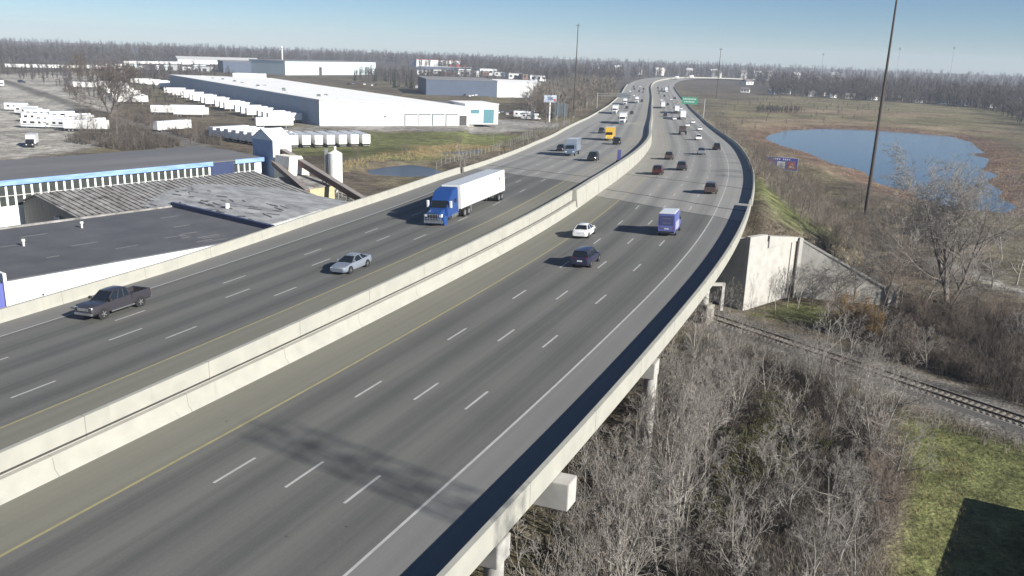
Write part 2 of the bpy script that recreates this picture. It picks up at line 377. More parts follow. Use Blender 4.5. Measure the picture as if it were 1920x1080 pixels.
def rail_sd(P): w_ = P-RAIL_A; return w_[:,0]*RAIL_D[1]-w_[:,1]*RAIL_D[0]
WING = [(29.9,104.9),(38.0,112.7),(51.0,109.2)]
def ground_z(P):
    P = np.asarray(P, float); r = np.hypot(P[:,0], P[:,1])
    g = -10.6 - 1.9*sst(r, 130, 420) + 4.0*sst(r, 1500, 5000)
    g = g + (vnoise(P, 1/17.0, 1)-.5)*.5*sst(r, 20, 200) + (vnoise(P, 1/90.0, 2)-.5)*1.2*sst(r, 150, 500)
    g = np.where(P[:,0] < -20, np.maximum(g, -11.0 + 0*g), g)
    # road fill past the abutment
    k = np.empty(len(P), int); dm = np.empty(len(P))
    CX = XY[::4]
    for i in range(0, len(P), 4000):
        d = ((P[i:i+4000,None,:]-CX[None])**2).sum(2); k[i:i+4000] = d.argmin(1); dm[i:i+4000] = d.min(1)
    k = np.minimum(k*4, len(XY)-1); lat = ((P-XY[k])*RT[k]).sum(1); s = k.astype(float)
    lo = l_out(s)-.9
    zroad = np.where(lat > -5, zr(s, np.clip(lat, -4, 20)), zl(s, np.clip(lat, -33, -5)))-.75
    zr_e = zr(s, 20.0)-.5; zl_e = zl(s, lo)-.5
    over = np.where(lat > 20.0, lat-20.0, np.where(lat < lo, lo-lat, 0))
    fill = np.where(over == 0, zroad, np.where(lat > 0, zr_e, zl_e)-np.maximum(over-.5, 0)*.52)
    n = .8*P[:,0]+.6*P[:,1]
    a, b, c = (np.array(q) for q in WING)
    def left(p0, p1): e = (p1-p0)/np.linalg.norm(p1-p0); return e[0]*(P[:,1]-p0[1])-e[1]*(P[:,0]-p0[0])
    hi = (n > ABUT+1.2) & (left(a, b) > 1.1) & ((left(b, c) > 1.1))
    g = np.where(hi & (np.abs(lat) < 140), np.maximum(g, fill), g)
    # under the paving everywhere else stay low
    # rail bed
    rs = np.abs(rail_sd(P)); g = np.where((rs < 9) & ~hi, g + (-10.35-g)*sst(rs, 9, 3.2), g)
    d = poly_sdf(P, LAKE); g = np.minimum(g, np.where(d < 14, -13.4+np.clip(d, -8, 14)*.11, 99)); 
    for q in PONDS: d = poly_sdf(P, q); g = np.minimum(g, np.where(d < 5, -11.75+np.clip(d, -3, 5)*.14, 99))
    return g
LITTER = (.115,.098,.074); DRYGRASS = (.155,.140,.085); LAWN = (.112,.122,.050); GRAVEL = (.33,.315,.285); TAN = (.20,.160,.110); WOODF = (.088,.077,.066)
BALLAST = (.145,.138,.128)
ZONES = [  # polygon, colour, edge softness
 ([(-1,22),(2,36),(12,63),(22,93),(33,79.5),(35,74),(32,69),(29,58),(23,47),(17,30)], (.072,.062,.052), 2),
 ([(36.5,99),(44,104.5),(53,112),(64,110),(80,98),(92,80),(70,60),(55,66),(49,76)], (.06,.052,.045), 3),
 ([(36,74),(33.5,69.5),(30.5,58),(24,46),(18,30),(60,20),(66,50),(50,61),(44,67)], LAWN, 1.2),
 ([(30,103),(36,99),(45,100),(44,108),(38,111.5)], LAWN, 1.6),
 ([(-400,900),(-250,560),(-225,500),(-178,380),(-128,330),(-120,270),(-130,225),(-220,200),(-420,330)], GRAVEL, 4),
 ([(-235,575),(-82,342),(-50,330),(-10,352),(30,420),(-10,430),(-40,480),(-160,660)], (.24,.23,.215), 3),
 ([(-120,300),(-82,342),(-70,330),(-110,255)], (.22,.21,.19), 3),
 ([(-72,264),(-66,320),(-42,330),(-8,352),(8,345),(-12,285),(-25,248),(-60,250)], (.125,.135,.055), 4),
 ([(-40,260),(-32,285),(-10,305),(-2,290),(-16,262)], (.24,.18,.09), 3),
 ([(70,300),(95,420),(150,640),(250,840),(380,760),(380,640),(260,480),(150,470),(105,400)], DRYGRASS, 14),
 ([(100,395),(130,445),(190,475),(245,440),(265,470),(190,520),(120,500)], TAN, 10),
 ([(150,560),(260,560),(300,620),(200,640)], TAN, 14),
 ([(80,285),(100,380),(112,385),(111,300),(98,255)], TAN, 6),
 ([(62,118),(78,132),(86,128),(72,114)], (.17,.155,.12), 2),
 ([(66,152),(69,138),(71.5,122),(76.5,106),(79.5,107),(74.5,122.5),(71.8,138),(69,152)], (.30,.285,.255), .6),
 ([(48,150),(44,175),(56,230),(70,290),(86,280),(90,240),(70,180)], DRYGRASS, 5),
 ([(38,118),(40,150),(47,155),(50,130)], (.125,.135,.06), 3),
 ([(200,300),(240,420),(300,460),(320,380),(240,260)], DRYGRASS, 10),
]
def terrain_colour(P):
    C = np.tile(np.array(LITTER), (len(P),1)); r = np.hypot(P[:,0], P[:,1])
    jit = (vnoise(P, 1/3.0, 5)-.5)*2.2+(vnoise(P, 1/11.0, 6)-.5)*5
    C = C+(np.array(DRYGRASS)-C)*(sst(vnoise(P, 1/23.0, 9), .45, .75)*.7)[:,None]
    C = C+(np.array(WOODF)-C)*sst(r, 700, 1100)[:,None]
    for poly, c, soft in ZONES:
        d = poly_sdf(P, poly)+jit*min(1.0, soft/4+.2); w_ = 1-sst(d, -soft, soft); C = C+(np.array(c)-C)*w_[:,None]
    d = poly_sdf(P, LAKE)+jit*.6; w_ = 1-sst(d, 4, 17); C = C+(np.array((.165,.112,.085))-C)*w_[:,None]
    for q in PONDS: d = poly_sdf(P, q)+jit*.3; w_ = 1-sst(d, 1, 4); C = C+(np.array((.17,.14,.09))-C)*w_[:,None]
    rs = np.abs(rail_sd(P))+jit*.25; w_ = 1-sst(rs, 2.6, 5.5); C = C+(np.array(BALLAST)-C)*w_[:,None]
    return C
def ground_material():
    m = bpy.data.materials.new('ground_cover'); m.use_nodes = True; nt = m.node_tree; N = nt.nodes; L = nt.links
    b = N['Principled BSDF']; b.inputs['Roughness'].default_value = .95; b.inputs['Specular IOR Level'].default_value = .1
    at = N.new('ShaderNodeAttribute'); at.attribute_name = 'zone'; geo = N.new('ShaderNodeNewGeometry')
    f = None
    for sc, amp in ((.05,.5),(.4,.5),(2.5,.55),(9,.5)):
        n = N.new('ShaderNodeTexNoise'); n.inputs['Scale'].default_value = sc; n.inputs['Detail'].default_value = 5; L.new(geo.outputs['Position'], n.inputs['Vector'])
        mr = N.new('ShaderNodeMapRange'); mr.inputs[1].default_value = .25; mr.inputs[2].default_value = .75; mr.inputs[3].default_value = 1-amp; mr.inputs[4].default_value = 1+amp; L.new(n.outputs[0], mr.inputs[0])
        if f is None: f = mr.outputs[0]
        else:
            x = N.new('ShaderNodeMath'); x.operation = 'MULTIPLY'; L.new(f, x.inputs[0]); L.new(mr.outputs[0], x.inputs[1]); f = x.outputs[0]
    vm = N.new('ShaderNodeVectorMath'); vm.operation = 'SCALE'; L.new(at.outputs['Color'], vm.inputs[0]); L.new(f, vm.inputs['Scale']); L.new(vm.outputs[0], b.inputs['Base Color'])
    n = N.new('ShaderNodeTexNoise'); n.inputs['Scale'].default_value = 3.0; n.inputs['Detail'].default_value = 6; L.new(geo.outputs['Position'], n.inputs['Vector'])
    bp = N.new('ShaderNodeBump'); bp.inputs['Strength'].default_value = .7; bp.inputs['Distance'].default_value = .25; L.new(n.outputs[0], bp.inputs['Height']); L.new(bp.outputs[0], b.inputs['Normal'])
    return m
def build_terrain():
    ang = np.concatenate([np.linspace(-100,-44,29)[:-1], np.linspace(-44,44,300), np.linspace(44,100,29)[1:]])
    rad = np.concatenate([np.linspace(1, 18, 8)[:-1], 18*1.0235**np.arange(0, 234)])
    A, Rr = np.meshgrid(np.radians(ang), rad); P = np.stack([Rr.ravel()*np.sin(A.ravel()), Rr.ravel()*np.cos(A.ravel())], 1)
    Z = ground_z(P); na = len(ang); nr = len(rad)
    i, j = np.meshgrid(np.arange(nr-1), np.arange(na-1), indexing='ij'); a = (i*na+j).ravel()
    F = np.stack([a, a+1, a+na+1, a+na], 1)[:, ::-1]
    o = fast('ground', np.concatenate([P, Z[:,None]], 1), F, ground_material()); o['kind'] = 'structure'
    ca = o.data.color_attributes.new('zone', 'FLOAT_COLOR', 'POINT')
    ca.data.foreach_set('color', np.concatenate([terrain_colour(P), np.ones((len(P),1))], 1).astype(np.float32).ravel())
    o.data.polygons.foreach_set('use_smooth', [True]*len(o.data.polygons))
build_terrain()
def gz(x, y): return float(ground_z(np.array([(x, y)]))[0])

def water_material():
    m = bpy.data.materials.new('lake_water'); m.use_nodes = True; nt = m.node_tree; N = nt.nodes; L = nt.links
    b = N['Principled BSDF']; b.inputs['Base Color'].default_value = (.062,.088,.118,1); b.inputs['Roughness'].default_value = .06; b.inputs['IOR'].default_value = 1.33; b.inputs['Specular IOR Level'].default_value = .6
    geo = N.new('ShaderNodeNewGeometry'); mp = N.new('ShaderNodeMapping'); mp.inputs['Scale'].default_value = (.35,1.2,1); L.new(geo.outputs['Position'], mp.inputs[0])
    n = N.new('ShaderNodeTexNoise'); n.inputs['Scale'].default_value = 1.2; n.inputs['Detail'].default_value = 5; L.new(mp.outputs[0], n.inputs['Vector'])
    bp = N.new('ShaderNodeBump'); bp.inputs['Strength'].default_value = .22; bp.inputs['Distance'].default_value = .12; L.new(n.outputs[0], bp.inputs['Height']); L.new(bp.outputs[0], b.inputs['Normal'])
    return m
m_water = water_material(); m_pond = mat('pond_water', (.045,.05,.055), .28, var=.2, scale=.2, spec=.5)
for nm, poly, z, grow in (('lake', LAKE, -13.35, 6), ('pond', PONDS[0], -11.7, 2), ('pond', PONDS[1], -11.7, 2)):
    c = np.mean(poly, 0); b = MB(); b.face([(*(np.array(p)+(np.array(p)-c)/np.linalg.norm(np.array(p)-c)*grow), z) for p in poly])
    o = b.build(nm, m_water if nm == 'lake' else m_pond); o['kind'] = 'structure'
    o.data.flip_normals() if o.data.polygons[0].normal.z < 0 else None
#@@NEXT
# ------------------------------------------------------------------ railway
m_rail = mat('rusty_rail', (.035,.028,.024), .6, c2=(.06,.048,.04)); m_tie = mat('grey_sleeper', (.24,.215,.185), .9, c2=(.13,.115,.10), scale=4)
m_ballast = mat('ballast_stone', (.12,.115,.105), .95, c2=(.20,.193,.18), scale=14, bump=.8, bscale=18)
def rail_pt(t, off, z): p = RAIL_A+RAIL_D*t; return (p[0]-RAIL_D[1]*off, p[1]+RAIL_D[0]*off, z)
trk = thing('railway_track', 'single railway track running under the bridge through the thicket', 'railway', rail_pt(150, 0, -10.4))
trk_inv = Vector(trk.location)
def loc(p): return tuple(Vector(p)-trk_inv)
b = MB(); N_ = 120
b.loft([[loc(rail_pt(t, o, z)) for o, z in ((-2.6,-10.75),(-1.55,-10.08),(1.55,-10.08),(2.6,-10.75))] for t in np.linspace(0, 330, 60)]); b.build('ballast_bed', m_ballast, trk)
for o in (-.75, .75):
    b = MB(); b.loft([[loc(rail_pt(t, o+dx, z)) for dx, z in ((-.07,-10.0),(-.03,-9.97),(-.037,-9.83),(.037,-9.83),(.03,-9.97),(.07,-10.0))] for t in (0, 110, 220, 330)]); b.build('rail', m_rail, trk)
tb = MB(); tb.box(-.11, .11, -1.3, 1.3, -.1, .07); tie0 = None; stuffb = MB()
for k in range(470):
    t = 60+.58*k; p = rail_pt(t, 0, -10.06)
    if 182 < t < 262 or 75 < t < 105:
        if tie0 is None: o = tie0 = tb.build('sleeper', m_tie, trk)
        else: o = tie0.copy(); link(o, trk)
        o.location = loc(p); o.rotation_euler = (0, 0, math.atan2(RAIL_D[1], RAIL_D[0])+random.uniform(-.02,.02))

# ------------------------------------------------------------------ abutment, wing walls and piers
def wall_poly(b, p, q, zt0, zt1, zb, th=.5):
    p, q = Vector(p), Vector(q); n = Vector((-(q-p).y, (q-p).x)).normalized()*th
    b.loft([[(p.x,p.y,zb),(q.x,q.y,zb),(q.x,q.y,zt1),(p.x,p.y,zt0)], [(p.x+n.x,p.y+n.y,zb),(q.x+n.x,q.y+n.y,zb),(q.x+n.x,q.y+n.y,zt1),(p.x+n.x,p.y+n.y,zt0)]])
ab = thing('bridge_abutment', 'white concrete abutment with wing walls where the bridge meets the embankment', 'abutment', (29.9,104.9,-10.8))
av = Vector(ab.location); A2 = lambda x, y: (x-av.x, y-av.y)
x0, y0 = road_xy(skew_s(ABUT-1.4, -34), -34)
b = MB(); wall_poly(b, A2(x0, y0), A2(29.55,104.75), 9.4, 9.35, -.6, 1.2); b.build('breast_wall', m_conc2, ab)
b = MB(); wall_poly(b, A2(29.6,104.7), A2(32.6,107.56), 9.9, 9.75, -.6, .7); b.build('end_post', m_conc2, ab, bevel=.03)
b = MB(); wall_poly(b, A2(29.9,105.0), A2(38.0,112.7), 9.2, 8.1, -.6, .6); b.build('wing_wall', m_conc2, ab)
b = MB(); wall_poly(b, A2(32.9,107.6), A2(38.3,112.75), 9.55, 8.5, 8.0, .9); b.build('coping', m_conc2, ab)
b = MB(); wall_poly(b, A2(38.4,112.4), A2(38.9,112.5), 8.5, 8.45, -.6, .8); wall_poly(b, A2(37.2,111.75), A2(37.45,111.98), 8.0, 8.0, -.6, .75); b.build('pilaster', m_conc2, ab)
b = MB(); wall_poly(b, A2(38.9,112.6), A2(50.0,109.7), 8.0, 2.4, -.6, .5); b.build('wing_wall', m_conc2, ab)
b = MB(); P0 = Vector(A2(38.9,112.55)); P1 = Vector(A2(50.0,109.5))
b.loft([[(p.x, p.y, z), (p.x-.1, p.y+.9, z), (p.x-.1, p.y+.9, z+.32), (p.x, p.y, z+.32)] for p, z in ((P0, 8.0), (P1, 2.4))]); b.build('coping', m_conc2, ab)
b = MB(); wall_poly(b, A2(50.0,109.3), A2(51.2,109.0), 3.4, 3.1, -.6, .9); b.build('end_post', m_conc2, ab, bevel=.04)

def pier(s, lat_a, lat_b, zf, label, cap=True, cols=None, top=1.78, ht=1.25, hw=.75):
    xa, ya = road_xy(s, lat_a); xb, yb = road_xy(s, lat_b); g = gz((xa+xb)/2, (ya+yb)/2)
    t = thing('bridge_pier', label, 'pier', ((xa+xb)/2, (ya+yb)/2, g), 0)
    L = math.hypot(xb-xa, yb-ya); rz = math.atan2(yb-ya, xb-xa); t.rotation_euler = (0,0,rz)
    za, zb = zf(s, lat_a)-top-g, zf(s, lat_b)-top-g
    if cap:
        b = MB(); b.loft([[(x, -hw, z-ht), (x, hw, z-ht), (x, hw, z), (x, -hw, z)] for x, z in ((-L/2, za), (L/2, zb))]); b.build('pier_cap', m_conc2, t, bevel=.03)
    for l in cols:
        x = (l-lat_a)/(lat_b-lat_a)*L-L/2; b = MB(); b.tube((x,0,-.8), (x,0,za+(zb-za)*(x+L/2)/L-.6), .5, n=16); b.build('column', m_conc2, t, smooth=40)
    return t
pier(93.0, -4, 19.95, zr, 'pier with cap end jutting out below the parapet among saplings', cols=(-1, 6, 13), top=.38, ht=1.5, hw=.62)
pier(88.7, -4, 18.2, zr, 'pier with round column just short of the jutting cap end', cols=(0, 8, 17.7))
pier(115.2, -4, 18.4, zr, 'pier with round column half hidden by treetops short of the track', cols=(0, 8, 18.0))
pier(70.0, -4, 18.2, zr, 'pier furthest from the track under the near deck', cols=(0, 8, 17.6))
# stained pier stub by the track
x, y = 23.4, 98.6
t = thing('bridge_pier', 'stained square pier stub standing right beside the rails', 'pier', (x, y, gz(x,y)), R(-52))
b = MB(); b.box(-.8, .8, -.7, .7, -.5, 2.4); b.build('pier_base', concrete_material('stained_concrete', (.20,.19,.165), (.40,.385,.35), (.10,.08,.06)), t, bevel=.05)
b = MB(); b.tube((-.3,0,2.4), (-.3,0,9.0), .5, n=16); b.build('column', m_conc2, t, smooth=40)
# concrete portal frame between track and abutment
x, y = 25.0, 104.0
t = thing('concrete_frame', 'pale concrete portal frame standing behind the rails below the deck', 'frame', (x, y, gz(x,y)), R(8))
b = MB(); b.box(-1.9,1.9,-.2,.2,3.2,3.6); b.build('beam', m_conc2, t, bevel=.03)
for sx in (-1.7, 1.7): b = MB(); b.box(sx-.2, sx+.2, -.2, .2, -.4, 3.2); b.build('post', m_conc2, t, bevel=.02)

# ------------------------------------------------------------------ masts, signs
m_mast = mat('weathering_steel', (.035,.026,.024), .6, c2=(.055,.042,.038), scale=1.0); m_galv = mat('galvanised_steel', (.34,.35,.35), .45, metal=.5)
m_lamp = mat('lamp_head', (.30,.31,.32), .4)
def mast(x, y, h, label, seg=10):
    g = gz(x, y); t = thing('light_mast', label, 'light mast', (x, y, g))
    b = MB(); b.tube((0,0,-.5), (0,0,h), .40, .17, n=seg); b.build('pole', m_mast, t, smooth=50)
    b = MB(); b.tube((0,0,0), (0,0,.35), .62, n=12); b.build('base_plate', m_conc2, t)
    b = MB(); n = 24; rr = []
    for i in range(n+1):
        a = 2*math.pi*i/n; c, s = math.cos(a), math.sin(a); rr.append([(r_*c, r_*s, h-.9+dz) for r_, dz in ((.95,0),(1.05,0),(1.05,.1),(.95,.1))])
    b.loft(rr, caps=False)
    for i in range(3): a = 2*math.pi*i/3; b.tube((0,0,h-.85), (math.cos(a),math.sin(a),h-.85), .04, n=5)
    b.build('lamp_ring', m_mast, t)
    for i in range(8):
        a = 2*math.pi*i/8; c, s = math.cos(a), math.sin(a); b = MB(); b.tube((c*1.0,s*1.0,h-.9), (c*1.35,s*1.35,h-1.05), .16, .30, n=8); b.build('luminaire', m_lamp, t, smooth=40)
    return t
mast(74.4, 179.4, 46, 'dark high light mast rising from the brush beside the lake')
mast(29.7, 466, 48, 'dark high light mast beyond the inbound road by the white roofed shops')
mast(163, 722, 41, 'slim high light mast in the dry field beyond the lake')
t = thing('shadow_tower', 'unseen steel lattice tower added to cast a faint broad shadow over the lanes', 'tower', (45.1, 1.1, gz(45.1,1.1)))  # made up, out of frame; open lattice chosen for its soft shadow band
for i in range(4):
    c, q_ = ((1,1),(1,-1),(-1,-1),(-1,1))[i]; b = MB(); b.tube((c*1.25,q_*1.25,-.5), (c*1.0,q_*1.0,46.5), .055, n=6); b.build('leg', m_galv, t)
b = MB()
for k in range(36):
    z = 1.3*k; w_ = 1.25-.25*z/46.5
    for i in range(4):
        (c0, q0), (c1, q1) = ((1,1),(1,-1),(-1,-1),(-1,1))[i], ((1,-1),(-1,-1),(-1,1),(1,1))[i]; b.tube((c0*w_,q0*w_,z), (c1*w_,q1*w_,z), .03, n=4); b.tube((c0*w_,q0*w_,z), (c1*w_,q1*w_,z+1.3), .036, n=4)
b.build('lattice_bracing', m_galv, t)
b = MB(); b.box(-1.5, 1.5, -1.5, 1.5, -.3, .3); b.build('base_plate', m_conc2, t)

m_blue = mat('blue_sign_face', (.06,.085,.40), .45, var=.08); m_green = mat('green_sign_face', (.06,.30,.19), .45, var=.08); m_signback = mat('sign_back', (.16,.19,.21), .5, metal=.3)
m_swhite = mat('sign_white', (.75,.76,.78), .5, var=.05); m_sred = mat('sign_red', (.55,.05,.06), .5, var=.1); m_smag = mat('sign_magenta', (.42,.05,.25), .5, var=.1); m_slb = mat('sign_lightblue', (.25,.42,.70), .5, var=.1)
def sign_frame(x, y, faceto, label, cat='road sign', name='road_sign'):
    g = gz(x, y); a = math.atan2(faceto[1]-y, faceto[0]-x); return thing(name, label, cat, (x, y, g), a), g     # local +x faces the viewer
x, y = 66.6, 216.0
t, g = sign_frame(x, y, (20, 120), 'wide blue motorist service sign with coloured logo panels above the brush')
z0 = -6.0-g-.2
b = MB(); b.box(-.03, .03, -4.1, 4.1, z0, z0+3.3); b.build('panel', m_blue, t)
for i, (m, w_) in enumerate(((m_sred,.9),(m_swhite,.95),(m_smag,.8))):
    b = MB(); yy = 2.6-2.6*i; b.box(.035, .06, yy-w_, yy+w_, z0+.5, z0+2.2); lp = b.build('logo_panel', m, t)
    b = MB(); b.box(.062, .072, yy-.5, yy+.5, z0+.8, z0+1.2); b.box(.062, .072, yy-.35, yy+.3, z0+1.4, z0+1.8); b.build('logo_mark', (m_swhite, m_slb, m_slb)[i], lp)
b = MB()
for k in range(9): yy = -1.9+k*.48; b.box(.035, .05, yy-.15, yy+.15, z0+2.6, z0+2.95) if k != 4 else None
b.build('lettering', m_swhite, t)
b = MB()
for yy in (-4.1, 4.02): b.box(.031, .045, yy, yy+.08, z0, z0+3.3)
for zz in (z0, z0+3.22): b.box(.031, .045, -4.1, 4.1, zz, zz+.08)
b.build('border', m_swhite, t)
for yy in (-2.8, 2.8): b = MB(); b.box(-.25, -.04, yy-.1, yy+.1, -.5, z0+3.2); b.build('post', m_galv, t)

x, y = 96.0, 451.0                                       # cantilever sign
t, g = sign_frame(x, y, (40, 240), 'green guide sign on a cantilever arm beside the outbound road', 'road sign', 'guide_sign')
b = MB(); b.tube((-.3,0,-.5), (-.3,0,9.6), .35, .25, n=12); b.build('post', m_galv, t, smooth=40)
b = MB(); b.tube((-.3,0,8.9), (-.3,-10.5,9.0), .16, n=8); b.tube((-.3,0,7.7), (-.3,-10.5,7.8), .16, n=8)
for k in range(5): b.tube((-.3,-1-2*k,8.9), (-.3,-2-2*k,7.75), .07, n=5)
b.build('arm', m_galv, t)
b = MB(); b.box(.0, .06, -11.6, -3.6, 6.6, 10.2); p = b.build('panel', m_green, t)
b = MB()
for yy in np.arange(-10.9, -4.6, .75): b.box(.062, .075, yy, yy+.45, 8.9, 9.5)
for yy in np.arange(-10.2, -5.6, .75): b.box(.062, .075, yy, yy+.45, 7.5, 8.1)
b.build('lettering', m_swhite, p)
# back of the inbound cantilever on the left, and two small road sign backs
x, y = 48.4, 538
t, g = sign_frame(x, y, (60, 700), 'cantilever sign seen from behind over the inbound road', 'road sign', 'guide_sign')
b = MB(); b.tube((0,0,-.5), (0,0,9.5), .35, .25, n=12); b.build('post', m_galv, t, smooth=40)
b = MB(); b.tube((0,0,8.9), (0,-22,8.9), .16, n=8); b.tube((0,0,7.7), (0,-22,7.7), .16, n=8); b.build('arm', m_galv, t)
b = MB(); b.box(.25, .3, -20, -12, 7.0, 9.8); b.build('panel', m_signback, t)
x, y = 17.2, 349
t, g = sign_frame(x, y, (60, 600), 'pair of grey sign backs on twin posts by the fence', 'road sign')
for yy in (-1.4, 1.4):
    b = MB(); b.box(-.02, .02, yy-1.25, yy+1.25, 6.0, 11.0); b.build('panel', m_signback, t)
    b = MB(); b.tube((-.1,yy,-.5), (-.1,yy,11), .11, n=8); b.build('post', m_galv, t)
x, y = 15.5, 428
t, g = sign_frame(x, y, (40, 250), 'pale billboard on a single white pole by the car lot', 'billboard', 'billboard')
b = MB(); b.tube((-.3,0,-.5), (-.3,0,9.5), .38, n=12); b.build('pole', m_swhite, t, smooth=40)
b = MB(); b.box(-.3, .3, -3.1, 3.1, 9.5, 13.0); b.build('panel', mat('sign_pale', (.42,.47,.55), .5, var=.1), t)
b = MB(); b.box(.31, .33, -1.4, 1.2, 10.6, 12.0); b.build('logo_mark', mat('sign_dim', (.15,.2,.35), .5), t)
b = MB(); b.box(.31, .33, 1.6, 2.6, 10.4, 11.2); b.build('logo_mark', m_sred, t)
# blue delineator beside the median wall
x, y = road_xy(219, -6.5)
t = thing('marker_board', 'narrow blue marker board standing beside the tall median wall', 'marker', (x, y, rz_(219, -6.5)), head(219))
b = MB(); b.box(-.04, .04, -.36, .36, .4, 2.4); b.build('panel', mat('dull_blue', (.09,.10,.27), .6), t); b = MB(); b.box(-.1,.1,-.5,.5,0,.4); b.build('base', m_dark, t)

# ------------------------------------------------------------------ buildings by the bridge (local x along the facade, y away from the road)
BR = math.atan2(.8, .6); BO = (-52.1, 84.3, 0)
m_wall = mat('white_wall', (.74,.80,.80), .7, var=.06, scale=.6); m_bwall = mat('blue_wall', (.10,.12,.36), .7, var=.1); m_roofblk = mat('black_roof', (.066,.070,.082), .9, c2=(.105,.108,.122), scale=.25, bump=.3, bscale=2)
m_roofblk2 = mat('dark_roof', (.110,.113,.122), .9, c2=(.155,.157,.166), scale=.15, stretch=(.15,1,1)); m_glass_d = mat('old_window_glass', (.02,.026,.026), .45, c2=(.06,.068,.064), scale=1.2, spec=.2)
m_fascia = mat('blue_fascia', (.11,.22,.52), .6, c2=(.30,.44,.68), scale=.5, stretch=(.5,3,3)); m_navy = mat('navy_panel', (.03,.045,.11), .6); m_tower = mat('blue_tower', (.24,.33,.50), .8, c2=(.34,.43,.58), scale=.8)
m_corr = mat('corroded_metal', (.065,.052,.045), .8, c2=(.36,.36,.355), scale=.55); m_rib = mat('metal_rib', (.30,.31,.31), .7, c2=(.20,.19,.18), scale=.6); m_gable = mat('gable_siding', (.13,.12,.11), .8, c2=(.22,.21,.20), scale=1.0, stretch=(3,3,.3))
m_roofgrey = mat('patched_roof', (.15,.155,.165), .85, c2=(.40,.41,.42), scale=.5, stretch=(1,.45,1)); m_patch = mat('tar_patch', (.085,.087,.092), .9); m_gold = mat('yellow_box', (.42,.38,.24), .8); m_rust = mat('rusty_conveyor', (.10,.055,.045), .8, c2=(.16,.10,.085)); m_cream = mat('cream_metal', (.66,.64,.56), .7)
m_trim = mat('white_trim', (.70,.71,.70), .7, var=.08)
def bld(name, label, u, v, z, cat='building'):
    x = BO[0]+.6*u-.8*v; y = BO[1]+.8*u+.6*v; return thing(name, label, cat, (x, y, z), BR)
t = bld('workshop', 'low building with flat black roof and white wall beside the bridge', 0, 0, -10.9)
b = MB(); b.box(0, 35, 0, 26, 0, 6.75); b.build('wall', m_wall, t)
b = MB(); b.box(-32, -.32, .0, 26, 0, 6.7); b.build('wall', m_bwall, t)
b = MB(); b.box(-.3, .02, -.25, 26, 0, 7.75); b.build('party_wall', m_trim, t)
b = MB(); b.box(.3, 34.7, .25, 25.7, 6.76, 6.9); b.build('roof', m_roofblk, t)
b = MB(); b.box(-31.7, -.4, .25, 25.7, 6.72, 6.88); b.build('roof', m_roofblk, t)
b = MB(); b.box(34.6, 35.1, .1, 26.1, 6.76, 7.6); b.build('parapet', m_navy, t)
b = MB(); b.box(.05, 35, 25.7, 26.1, 6.76, 7.15); b.build('parapet', m_corr, t)
for u, v in ((8.2, 14.5), (-3.5, 18.0), (18, 20)):
    b = MB(); b.tube((u,v,6.88), (u,v,7.5), .12, n=8); b.tube((u,v,7.5), (u,v,7.75), .22, n=8); b.build('roof_vent', m_trim, t)
b = MB(); b.box(3.4, 3.6, -.03, 0, 4.6, 4.85); b.build('wall_vent', m_dark, t)
# light streaks of patched membrane
for k in range(16):
    b = MB(); u = random.uniform(1, 33); v = random.uniform(2, 24) if k < 9 else random.uniform(1, 8); L = random.uniform(1, 3.4)
    if k >= 9: u = random.uniform(22, 33)
    b.box(u-L/2, u+L/2, v-.16, v+.16, 6.9, 6.915); b.build('roof_patch', m_roofblk2 if k % 2 else mat('pale_patch', (.16,.16,.165), .9), t)

t = bld('factory_hall', 'long hall with dark roof, blue fascia and a band of tall windows', 22, 54, -10.9)
b = MB(); b.box(-45, 50, 0, 23.5, 0, 8.55); b.build('wall', m_wall, t)
b = MB(); b.loft([[(x, -.35, 8.62), (x, -.35, 8.8), (x, 12, 9.25), (x, 24, 8.8), (x, 24, 8.62)] for x in (-45.4, 50.4)]); b.build('roof', m_roofblk2, t)
b = MB(); b.box(-45.4, 38.6, -.42, -.355, 8.0, 8.85); b.build('fascia', m_fascia, t); b = MB(); b.box(43.6, 50.5, -.42, -.355, 8.0, 8.85); b.build('fascia', m_fascia, t)
win0 = None
for k in range(66):
    u = -34+1.32*k
    if u > 49: break
    if 37.8 < u < 43.8: continue
    if win0 is None:
        b = MB(); b.box(-.49, .49, -.02, .05, 0, 3.3); win0 = o = b.build('window', m_glass_d, t)
        b = MB()
        b.box(-.49, .49, -.05, -.021, 1.6, 1.67)
        sub = b.build('mullion', m_trim, o)
        sub0 = sub
    else:
        o = win0.copy(); link(o, t); sub = sub0.copy(); link(sub, o)
    o.location = (u, -.012, 4.65)
    if k % 5 == 0:
        b = MB(); b.box(u+.52, u+.80, -.16, -.004, 4.5, 8.3); b.build('pilaster', m_trim, t)
b = MB(); b.box(38.2, 43.4, -.25, -.005, 4.2, 8.6); b.build('loading_door', m_navy, t)
for u in (4.5, 19.5, 33, 44.5): b = MB(); b.box(u, u+4.2, -1.2, -.01, 3.9, 4.35); b.build('awning', m_trim, t)

t = bld('ribbed_shed', 'old shed with corroded ribbed metal roof and weathered gable end', 24.5, 28, -10.9)
zr0, ze0, vr = 6.95, 4.3, 20.0
b = MB(); b.prism([(0,0),(0,1)],0,0) if False else None
b.loft([[(x, 0, 0), (x, 0, ze0), (x, vr, zr0), (x, 25, ze0+.9), (x, 25, 0)] for x in (.4, 41)]); b.build('wall', m_gable, t)
b = MB()
b.loft([[(x, -.6, ze0-.03), (x, vr, zr0+.06), (x, 25.4, ze0+.95), (x, 25.4, ze0+1.05), (x, vr, zr0+.2), (x, -.6, ze0+.12)] for x in (0, 41.5)]); b.build('roof', m_corr, t)
for k in range(40):
    x = .5+k*1.03; b = MB()
    b.loft([[(x-.16, y, z), (x+.16, y, z), (x+.16, y, z+.16), (x-.16, y, z+.16)] for y, z in ((-.55, ze0+.13), (vr, zr0+.205))]); b.build('roof_rib', m_rib if k > 11 else m_corr, t)
